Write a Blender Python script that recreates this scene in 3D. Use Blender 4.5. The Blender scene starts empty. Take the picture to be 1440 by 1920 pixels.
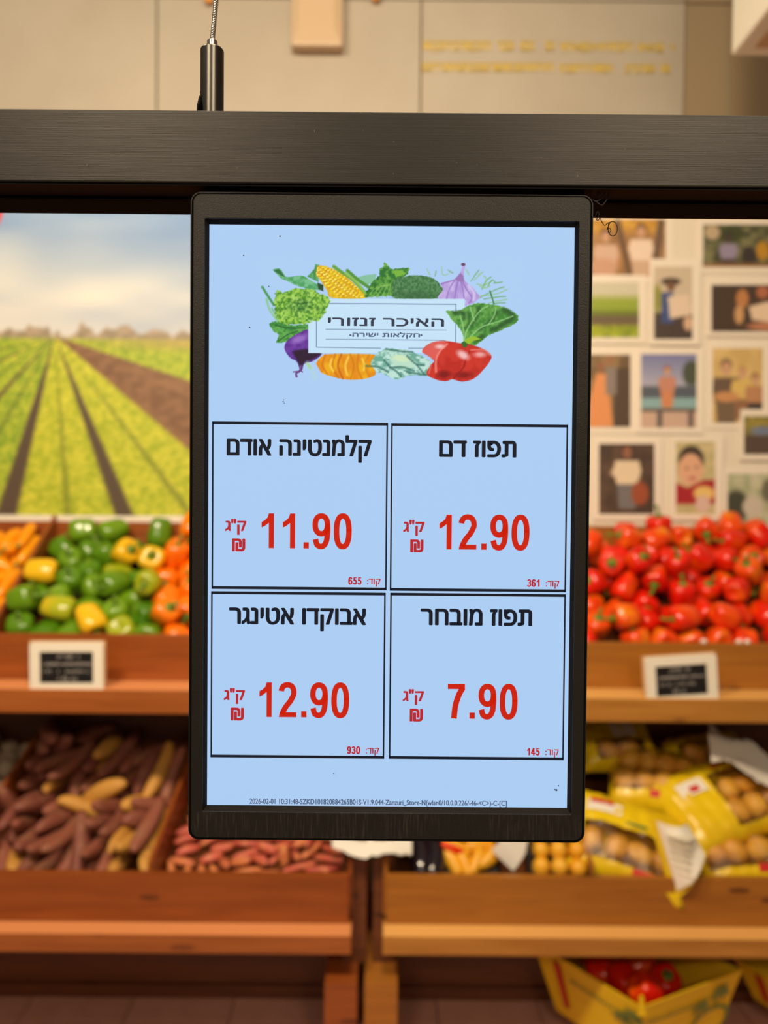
import bpy, bmesh, math, random
import numpy as np
from mathutils import Vector, Matrix, Quaternion, Euler

sc = bpy.context.scene
COL = sc.collection
PI = math.pi
R = math.radians
random.seed(11)

# ------------------------------------------------------------------ camera
F = 1390.0                                   # focal length in pixels of the 1440 x 1920 frame
EYE = Vector((0, 0, 1.65))
CAMROT = (Matrix.Rotation(R(90 - 1.1), 3, 'X') @ Matrix.Rotation(R(0.5), 3, 'Z'))
cd = bpy.data.cameras.new('camera'); cam = bpy.data.objects.new('camera', cd); COL.objects.link(cam)
cam.matrix_world = Matrix.Translation(EYE) @ CAMROT.to_4x4()
cd.sensor_fit = 'VERTICAL'; cd.sensor_height = 36; cd.lens = F / 1920 * 36
cd.clip_start = 0.02; cd.clip_end = 30
cd.dof.use_dof = True; cd.dof.focus_distance = 0.279; cd.dof.aperture_fstop = 9.0
sc.camera = cam

def lin(c):
    c = c / 255.0
    return c / 12.92 if c <= .04045 else ((c + .055) / 1.055) ** 2.4
def rgb(r, g, b): return (lin(r), lin(g), lin(b), 1)

# ------------------------------------------------------------------ light
w = bpy.data.worlds.new('world'); sc.world = w; w.use_nodes = True
w.node_tree.nodes['Background'].inputs[0].default_value = (1.0, .80, .58, 1)
w.node_tree.nodes['Background'].inputs[1].default_value = .13
def area(loc, target, sx, sy, power, col=(1, .80, .56)):
    l = bpy.data.lights.new('shop_or_fill_lamp', 'AREA'); l.shape = 'RECTANGLE'; l.size = sx; l.size_y = sy
    l.energy = power; l.color = col
    o = bpy.data.objects.new('shop_or_fill_lamp', l); COL.objects.link(o); o.location = loc
    o.rotation_euler = (Vector(target) - Vector(loc)).to_track_quat('-Z', 'Y').to_euler()
    return o
area((-1.3, .3, 3.5), (-.9, 2.6, 1.0), .5, .25, 62)
area((0.0, .3, 3.5), (0.0, 2.6, 1.0), .5, .25, 54)
area((1.3, .3, 3.5), (1.0, 2.6, 1.0), .5, .25, 62)
area((-.9, -1.9, 3.2), (0, 2.0, 1.0), .6, .3, 24)  # unseen rear fill lamp, added to brighten the rail and bezel
area((1.0, -1.9, 3.2), (0, 2.0, 1.0), .6, .3, 24)  # second added fill lamp behind the camera
sc.view_settings.view_transform = 'Standard'; sc.view_settings.look = 'None'
sc.view_settings.gamma = 1; sc.view_settings.use_curve_mapping = False; sc.view_settings.exposure = 0.0

# ------------------------------------------------------------------ helpers
def at(px, py, Y):
    d = CAMROT @ Vector(((px - 720) / F, -(py - 960) / F, -1))
    return EYE + d * (Y / d.y)
def proj(p):
    q = CAMROT.transposed() @ (Vector(p) - EYE)
    return (720 + F * q.x / -q.z, 960 - F * q.y / -q.z)

MATS = {}
def mat(name, col, rough=.5, metal=0, spec=.5, noise=None, bump=0, bscale=30, emit=None, estr=0, alpha=None, coat=0, scale_vec=None, rand=None):
    """plain procedural material. noise=(scale, colour2, contrast lo, hi); rand = second colour mixed per object"""
    if name in MATS: return MATS[name]
    m = bpy.data.materials.new(name); m.use_nodes = True; nt = m.node_tree; N = nt.nodes; L = nt.links
    b = N['Principled BSDF']; b.inputs['Base Color'].default_value = col; b.inputs['Roughness'].default_value = rough
    b.inputs['Metallic'].default_value = metal; b.inputs['Specular IOR Level'].default_value = spec
    if coat: b.inputs['Coat Weight'].default_value = coat
    tc = N.new('ShaderNodeTexCoord'); mp = N.new('ShaderNodeMapping'); L.new(tc.outputs['Object'], mp.inputs[0])
    if scale_vec: mp.inputs['Scale'].default_value = scale_vec
    src = None
    if rand is not None:
        oi = N.new('ShaderNodeObjectInfo'); mx = N.new('ShaderNodeMix'); mx.data_type = 'RGBA'
        L.new(oi.outputs['Random'], mx.inputs['Factor']); mx.inputs['A'].default_value = col; mx.inputs['B'].default_value = rand
        src = mx.outputs['Result']; L.new(src, b.inputs['Base Color'])
    if noise:
        s, c2, lo, hi = noise
        nz = N.new('ShaderNodeTexNoise'); nz.inputs['Scale'].default_value = s; nz.inputs['Detail'].default_value = 5
        L.new(mp.outputs[0], nz.inputs['Vector'])
        mr = N.new('ShaderNodeMapRange'); mr.inputs['From Min'].default_value = lo; mr.inputs['From Max'].default_value = hi
        L.new(nz.outputs['Fac'], mr.inputs['Value'])
        mx = N.new('ShaderNodeMix'); mx.data_type = 'RGBA'; L.new(mr.outputs[0], mx.inputs['Factor'])
        if src: L.new(src, mx.inputs['A'])
        else: mx.inputs['A'].default_value = col
        mx.inputs['B'].default_value = c2
        L.new(mx.outputs['Result'], b.inputs['Base Color'])
    if bump:
        nz = N.new('ShaderNodeTexNoise'); nz.inputs['Scale'].default_value = bscale; nz.inputs['Detail'].default_value = 4
        L.new(mp.outputs[0], nz.inputs['Vector'])
        bp = N.new('ShaderNodeBump'); bp.inputs['Strength'].default_value = bump; bp.inputs['Distance'].default_value = .002
        L.new(nz.outputs['Fac'], bp.inputs['Height']); L.new(bp.outputs[0], b.inputs['Normal'])
    if emit:
        b.inputs['Emission Color'].default_value = emit; b.inputs['Emission Strength'].default_value = estr
    MATS[name] = m
    return m

def wood(name, c1, c2, c3):
    m = bpy.data.materials.new(name); m.use_nodes = True; nt = m.node_tree; N = nt.nodes; L = nt.links
    b = N['Principled BSDF']; b.inputs['Roughness'].default_value = .34; b.inputs['Specular IOR Level'].default_value = .5
    tc = N.new('ShaderNodeTexCoord'); oi = N.new('ShaderNodeObjectInfo'); ad = N.new('ShaderNodeVectorMath'); ad.operation = 'ADD'
    cb = N.new('ShaderNodeCombineXYZ'); mu = N.new('ShaderNodeMath'); mu.operation = 'MULTIPLY'; mu.inputs[1].default_value = 9
    L.new(oi.outputs['Random'], mu.inputs[0]); L.new(mu.outputs[0], cb.inputs[0]); L.new(mu.outputs[0], cb.inputs[2])
    L.new(tc.outputs['Object'], ad.inputs[0]); L.new(cb.outputs[0], ad.inputs[1])
    mp = N.new('ShaderNodeMapping'); mp.inputs['Scale'].default_value = (1.6, 22, 22); L.new(ad.outputs[0], mp.inputs[0])
    nz = N.new('ShaderNodeTexNoise'); nz.inputs['Scale'].default_value = 2.2; nz.inputs['Detail'].default_value = 6; nz.inputs['Distortion'].default_value = .6
    L.new(mp.outputs[0], nz.inputs['Vector'])
    cr = N.new('ShaderNodeValToRGB'); e = cr.color_ramp.elements
    e[0].position = .3; e[0].color = c1; e[1].position = .72; e[1].color = c2
    L.new(nz.outputs['Fac'], cr.inputs[0])
    mp2 = N.new('ShaderNodeMapping'); mp2.inputs['Scale'].default_value = (2.4, 9, 9); L.new(ad.outputs[0], mp2.inputs[0])
    vo = N.new('ShaderNodeTexVoronoi'); vo.inputs['Scale'].default_value = 1.3; L.new(mp2.outputs[0], vo.inputs['Vector'])
    mr = N.new('ShaderNodeMapRange'); mr.inputs['From Min'].default_value = .10; mr.inputs['From Max'].default_value = .13
    mr.inputs['To Min'].default_value = 1; mr.inputs['To Max'].default_value = 0; L.new(vo.outputs['Distance'], mr.inputs['Value'])
    mx = N.new('ShaderNodeMix'); mx.data_type = 'RGBA'; L.new(mr.outputs[0], mx.inputs['Factor']); L.new(cr.outputs[0], mx.inputs['A']); mx.inputs['B'].default_value = c3
    L.new(mx.outputs['Result'], b.inputs['Base Color'])
    bp = N.new('ShaderNodeBump'); bp.inputs['Strength'].default_value = .25; bp.inputs['Distance'].default_value = .001
    L.new(nz.outputs['Fac'], bp.inputs['Height']); L.new(bp.outputs[0], b.inputs['Normal'])
    MATS[name] = m
    return m

def tag(o, label=None, cat=None, group=None, kind=None):
    if label: o['label'] = label
    if cat: o['category'] = cat
    if group: o['group'] = group
    if kind: o['kind'] = kind
    return o
def empty(name, loc, label=None, cat=None, group=None, rot=None):
    o = bpy.data.objects.new(name, None); COL.objects.link(o); o.location = loc
    if rot: o.rotation_euler = rot
    o.empty_display_size = .05
    return tag(o, label, cat, group)

class MB:
    def __init__(s): s.v = []; s.f = []; s.fm = []
    def add(s, vs, fs, mi=0):
        n = len(s.v); s.v += [tuple(p) for p in vs]; s.f += [tuple(i + n for i in f) for f in fs]; s.fm += [mi] * len(fs)
    def box(s, a, b, M=None, mi=0):
        (x0, y0, z0), (x1, y1, z1) = a, b
        vs = [Vector(p) for p in ((x0, y0, z0), (x1, y0, z0), (x1, y1, z0), (x0, y1, z0), (x0, y0, z1), (x1, y0, z1), (x1, y1, z1), (x0, y1, z1))]
        if M: vs = [M @ p for p in vs]
        s.add(vs, [(0, 3, 2, 1), (4, 5, 6, 7), (0, 1, 5, 4), (1, 2, 6, 5), (2, 3, 7, 6), (3, 0, 4, 7)], mi)
    def cbox(s, c, d, M=None, mi=0):
        s.box([c[i] - d[i] / 2 for i in range(3)], [c[i] + d[i] / 2 for i in range(3)], M, mi)
    def prism(s, poly, y0, y1, mi=0, hole=None):
        """poly of (x,z), extruded along y; optional hole with the same vertex count makes a ring"""
        n = len(poly)
        if hole is None:
            s.add([(x, y0, z) for x, z in poly] + [(x, y1, z) for x, z in poly],
                  [tuple(range(n)), tuple(range(2 * n - 1, n - 1, -1))] + [(i, i + n, (i + 1) % n + n, (i + 1) % n) for i in range(n)], mi)
        else:
            vs = [(x, y0, z) for x, z in poly] + [(x, y1, z) for x, z in poly] + [(x, y0, z) for x, z in hole] + [(x, y1, z) for x, z in hole]
            fs = []
            for i in range(n):
                j = (i + 1) % n
                fs += [(i, i + n, j + n, j), (i + 2 * n, j + 2 * n, j + 3 * n, i + 3 * n), (i, j, j + 2 * n, i + 2 * n), (i + n, i + 3 * n, j + 3 * n, j + n)]
            s.add(vs, fs, mi)
    def tube(s, pts, r, n=8, cap=True, mi=0, flat=1.0):
        pts = [Vector(p) for p in pts]; rs = r if isinstance(r, (list, tuple)) else [r] * len(pts)
        vs = []; up = Vector((.13, .31, .95))
        for i, p in enumerate(pts):
            t = (pts[min(i + 1, len(pts) - 1)] - pts[max(i - 1, 0)]).normalized()
            a = t.cross(up)
            if a.length < 1e-4: a = t.cross(Vector((1, 0, 0)))
            a.normalize(); b = a.cross(t); 
            for k in range(n):
                th = 2 * PI * k / n; vs.append(p + a * math.cos(th) * rs[i] + b * math.sin(th) * rs[i] * flat)
        fs = [(i * n + k, i * n + (k + 1) % n, (i + 1) * n + (k + 1) % n, (i + 1) * n + k) for i in range(len(pts) - 1) for k in range(n)]
        if cap: fs += [tuple(range(n - 1, -1, -1)), tuple(range((len(pts) - 1) * n, len(pts) * n))]
        s.add(vs, fs, mi)
    def lathe(s, prof, n=24, M=None, mi=0, fn=None):
        vs = []
        for z, r in prof:
            for k in range(n):
                th = 2 * PI * k / n; rr = r * (fn(th, z) if fn else 1)
                p = Vector((rr * math.cos(th), rr * math.sin(th), z)); vs.append(M @ p if M else p)
        fs = [(i * n + k, i * n + (k + 1) % n, (i + 1) * n + (k + 1) % n, (i + 1) * n + k) for i in range(len(prof) - 1) for k in range(n)]
        fs += [tuple(range(n - 1, -1, -1)), tuple(range((len(prof) - 1) * n, len(prof) * n))]
        s.add(vs, fs, mi)
    def mesh(s, name, mats, smooth=False):
        me = bpy.data.meshes.new(name); me.from_pydata(s.v, [], s.f); 
        for m in (mats if isinstance(mats, (list, tuple)) else [mats]): me.materials.append(m)
        me.polygons.foreach_set('material_index', s.fm)
        if smooth: me.polygons.foreach_set('use_smooth', [True] * len(s.f))
        me.update(); return me
    def build(s, name, mats, parent=None, smooth=False, bevel=0, bseg=2):
        me = s.mesh(name, mats, smooth)
        bm = bmesh.new(); bm.from_mesh(me); bmesh.ops.recalc_face_normals(bm, faces=bm.faces)
        if bevel: bmesh.ops.bevel(bm, geom=[e for e in bm.edges if len(e.link_faces) == 2 and e.calc_face_angle() > .5], offset=bevel, segments=bseg, profile=.6, affect='EDGES', clamp_overlap=True)
        bm.to_mesh(me); bm.free()
        return place(name, me, parent)
def place(name, me, parent=None, loc=None):
    o = bpy.data.objects.new(name, me); COL.objects.link(o)
    if parent is not None:
        o.parent = parent
    if loc is not None: o.location = loc
    return o
def world_parent(o, p):
    """parent o (built in world coordinates, identity transform) to empty p"""
    o.parent = p
    o.matrix_parent_inverse = p.matrix_basis.inverted()
    return o
def wb(mb, name, mats, p, **k):
    o = mb.build(name, mats, None, **k)
    return world_parent(o, p) if p is not None else o

def rrect(x0, z0, x1, z1, r, n=6):
    pts = []
    for cx, cz, a in ((x1 - r, z0 + r, -90), (x1 - r, z1 - r, 0), (x0 + r, z1 - r, 90), (x0 + r, z0 + r, 180)):
        for i in range(n + 1):
            th = R(a + 90 * i / n); pts.append((cx + r * math.cos(th), cz + r * math.sin(th)))
    return pts

# ------------------------------------------------------------------ painter for flat prints (colours go on a fine grid of faces)
def vnoise(x, y, seed=0):
    xi = np.floor(x).astype(np.int64); yi = np.floor(y).astype(np.int64); fx = x - xi; fy = y - yi
    def h(a, b):
        n = (a * 374761393 + b * 668265263 + seed * 1274126177) & 0x7fffffff
        n = (n ^ (n >> 13)) * 1274126177 & 0x7fffffff
        return ((n ^ (n >> 16)) & 0xffff) / 65535.0
    fx = fx * fx * (3 - 2 * fx); fy = fy * fy * (3 - 2 * fy)
    return (h(xi, yi) * (1 - fx) + h(xi + 1, yi) * fx) * (1 - fy) + (h(xi, yi + 1) * (1 - fx) + h(xi + 1, yi + 1) * fx) * fy
class Canvas:
    def __init__(s, x0, y0, x1, y1, step, bg):
        s.x0, s.y0, s.step = x0, y0, step; s.smooth = False
        s.w = int(round((x1 - x0) / step)) + 1; s.h = int(round((y1 - y0) / step)) + 1
        s.X, s.Y = np.meshgrid(x0 + np.arange(s.w) * step, y0 + np.arange(s.h) * step)
        s.c = np.empty((s.h, s.w, 3)); s.c[:] = bg
    def mix(s, a, col): 
        a = np.clip(a, 0, 1)[..., None]; s.c = s.c * (1 - a) + np.asarray(col, float) * a
    def tex(s, c1, c2, sx, sy=None, seed=0, lo=.3, hi=.7):
        n = vnoise(s.X / sx, s.Y / (sy or sx), seed) * .65 + vnoise(s.X / sx * 2.1, s.Y / (sy or sx) * 2.1, seed + 5) * .35
        n = np.clip((n - lo) / (hi - lo), 0, 1)[..., None]
        return np.asarray(c1, float) * (1 - n) + np.asarray(c2, float) * n
    def ell(s, cx, cy, rx, ry, col, soft=1.0, ang=0, jag=0, js=6, op=1):
        ca, sa = math.cos(R(ang)), math.sin(R(ang)); dx = s.X - cx; dy = s.Y - cy
        u = (dx * ca + dy * sa) / rx; v = (-dx * sa + dy * ca) / ry; d = (np.sqrt(u * u + v * v) - 1) * min(rx, ry)
        if jag: d = d + (vnoise(s.X / js, s.Y / js, 3) - .5) * 2 * jag
        s.mix(np.clip(.5 - d / max(soft, .01), 0, 1) * op, col)
    def sdpoly(s, pts):
        inside = np.zeros(s.X.shape, bool); dist = np.full(s.X.shape, 1e9); n = len(pts)
        for i in range(n):
            (ax, ay), (bx, by) = pts[i], pts[(i + 1) % n]
            if ay != by:
                c = ((ay > s.Y) != (by > s.Y)) & (s.X < (bx - ax) * (s.Y - ay) / (by - ay) + ax); inside ^= c
            t = np.clip(((s.X - ax) * (bx - ax) + (s.Y - ay) * (by - ay)) / ((bx - ax) ** 2 + (by - ay) ** 2 + 1e-9), 0, 1)
            dist = np.minimum(dist, np.hypot(s.X - ax - t * (bx - ax), s.Y - ay - t * (by - ay)))
        return np.where(inside, -dist, dist)
    def poly(s, pts, col, soft=1.0, jag=0, js=6, op=1):
        if s.smooth and len(pts) > 6: pts = spl(list(pts[-2:]) + list(pts) + list(pts[:1]), 4)[8:-5]
        d = s.sdpoly(pts)
        if jag: d = d + (vnoise(s.X / js, s.Y / js, 7) - .5) * 2 * jag
        s.mix(np.clip(.5 - d / soft, 0, 1) * op, col)
    def line(s, pts, wd, col, soft=1.0, op=1):
        if s.smooth and len(pts) > 2: pts = spl(list(pts), 5)
        dist = np.full(s.X.shape, 1e9)
        for (ax, ay), (bx, by) in zip(pts, pts[1:]):
            t = np.clip(((s.X - ax) * (bx - ax) + (s.Y - ay) * (by - ay)) / ((bx - ax) ** 2 + (by - ay) ** 2 + 1e-9), 0, 1)
            dist = np.minimum(dist, np.hypot(s.X - ax - t * (bx - ax), s.Y - ay - t * (by - ay)))
        s.mix(np.clip(.5 - (dist - wd / 2) / soft, 0, 1) * op, col)
    def rect(s, x0, y0, x1, y1, col, soft=1.0, op=1): s.poly([(x0, y0), (x1, y0), (x1, y1), (x0, y1)], col, soft, op=op)
    def mesh(s, name, fn, material):
        """fn(px, py arrays) -> x, y, z arrays"""
        x, y, z = fn(s.X, s.Y); co = np.stack([x, y, z], -1).reshape(-1, 3).astype(np.float32)
        idx = np.arange(s.w * s.h).reshape(s.h, s.w)
        q = np.stack([idx[1:, :-1], idx[1:, 1:], idx[:-1, 1:], idx[:-1, :-1]], -1).reshape(-1, 4)
        me = bpy.data.meshes.new(name); me.vertices.add(len(co)); me.vertices.foreach_set('co', co.ravel())
        me.loops.add(q.size); me.loops.foreach_set('vertex_index', q.ravel().astype(np.int32))
        me.polygons.add(len(q)); me.polygons.foreach_set('loop_start', (np.arange(len(q)) * 4).astype(np.int32))
        me.update(calc_edges=True); me.materials.append(material)
        c = np.clip(s.c, 0, 255) / 255.0; c = np.where(c <= .04045, c / 12.92, ((c + .055) / 1.055) ** 2.4)
        rgba = np.concatenate([c, np.ones(c.shape[:2] + (1,))], -1).astype(np.float32)
        a = me.color_attributes.new('print', 'FLOAT_COLOR', 'POINT'); a.data.foreach_set('color', rgba.ravel())
        return me
def print_mat(name, rough=.5, emission=False):
    m = bpy.data.materials.new(name); m.use_nodes = True; N = m.node_tree.nodes; L = m.node_tree.links; b = N['Principled BSDF']
    a = N.new('ShaderNodeAttribute'); a.attribute_name = 'print'
    if emission:
        b.inputs['Base Color'].default_value = (.01, .01, .01, 1); b.inputs['Roughness'].default_value = .5; b.inputs['Specular IOR Level'].default_value = .2
        L.new(a.outputs['Color'], b.inputs['Emission Color']); b.inputs['Emission Strength'].default_value = 1
    else:
        L.new(a.outputs['Color'], b.inputs['Base Color']); b.inputs['Roughness'].default_value = rough
    return m
PRINT = print_mat('printed_paper', .55); SCREEN_PRINT = print_mat('screen_pixels', emission=True)

# ------------------------------------------------------------------ materials
M_WALL = mat('painted_wall', rgb(176, 167, 152), .6, noise=(3, rgb(168, 158, 142), .3, .7))
M_SUB = mat('wall_base', rgb(120, 104, 84), .8, noise=(6, rgb(100, 86, 70), .3, .7))
M_FLOOR = mat('floor_tile', rgb(222, 168, 150), .35, noise=(8, rgb(206, 150, 132), .3, .7))
M_GROUT = mat('grout', rgb(96, 70, 58), .8)
W_RED = wood('reddish_pine', rgb(134, 68, 26), rgb(156, 82, 33), rgb(104, 52, 22))
W_TAN = wood('tan_pine', rgb(152, 94, 32), rgb(172, 112, 42), rgb(104, 62, 24))
W_DARK = wood('shaded_pine', rgb(92, 50, 28), rgb(112, 62, 34), rgb(60, 34, 20))
M_WHITE = mat('white_plastic', rgb(236, 230, 215), .4)
M_PAPER = mat('white_paper', rgb(240, 238, 230), .6, bump=.3, bscale=60)
M_BLACK = mat('black_plastic', (.018, .017, .016, 1), .42, spec=.5, bump=.25, bscale=2500)
M_RAIL = mat('black_brushed_aluminium', (.024, .021, .018, 1), .38, metal=.25, scale_vec=(4, 60, 900), noise=(3, (.034, .029, .024, 1), .35, .75), bump=.06, bscale=4)
M_DARKGAP = mat('matt_black', (.004, .004, .004, 1), .8, spec=.08)
M_STEEL = mat('steel', (.55, .52, .48, 1), .22, metal=1)
M_GUN = mat('black_nickel', (.095, .09, .082, 1), .3, metal=1)
M_HAIR = mat('dark_fibre', (.02, .013, .009, 1), .6)
M_SLATE = mat('black_panel', (.012, .011, .012, 1), .35)
M_CHALK = mat('white_ink', rgb(190, 185, 180), .7)
M_GOLDINK = mat('gold_ink', rgb(206, 178, 86), .6)

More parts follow.
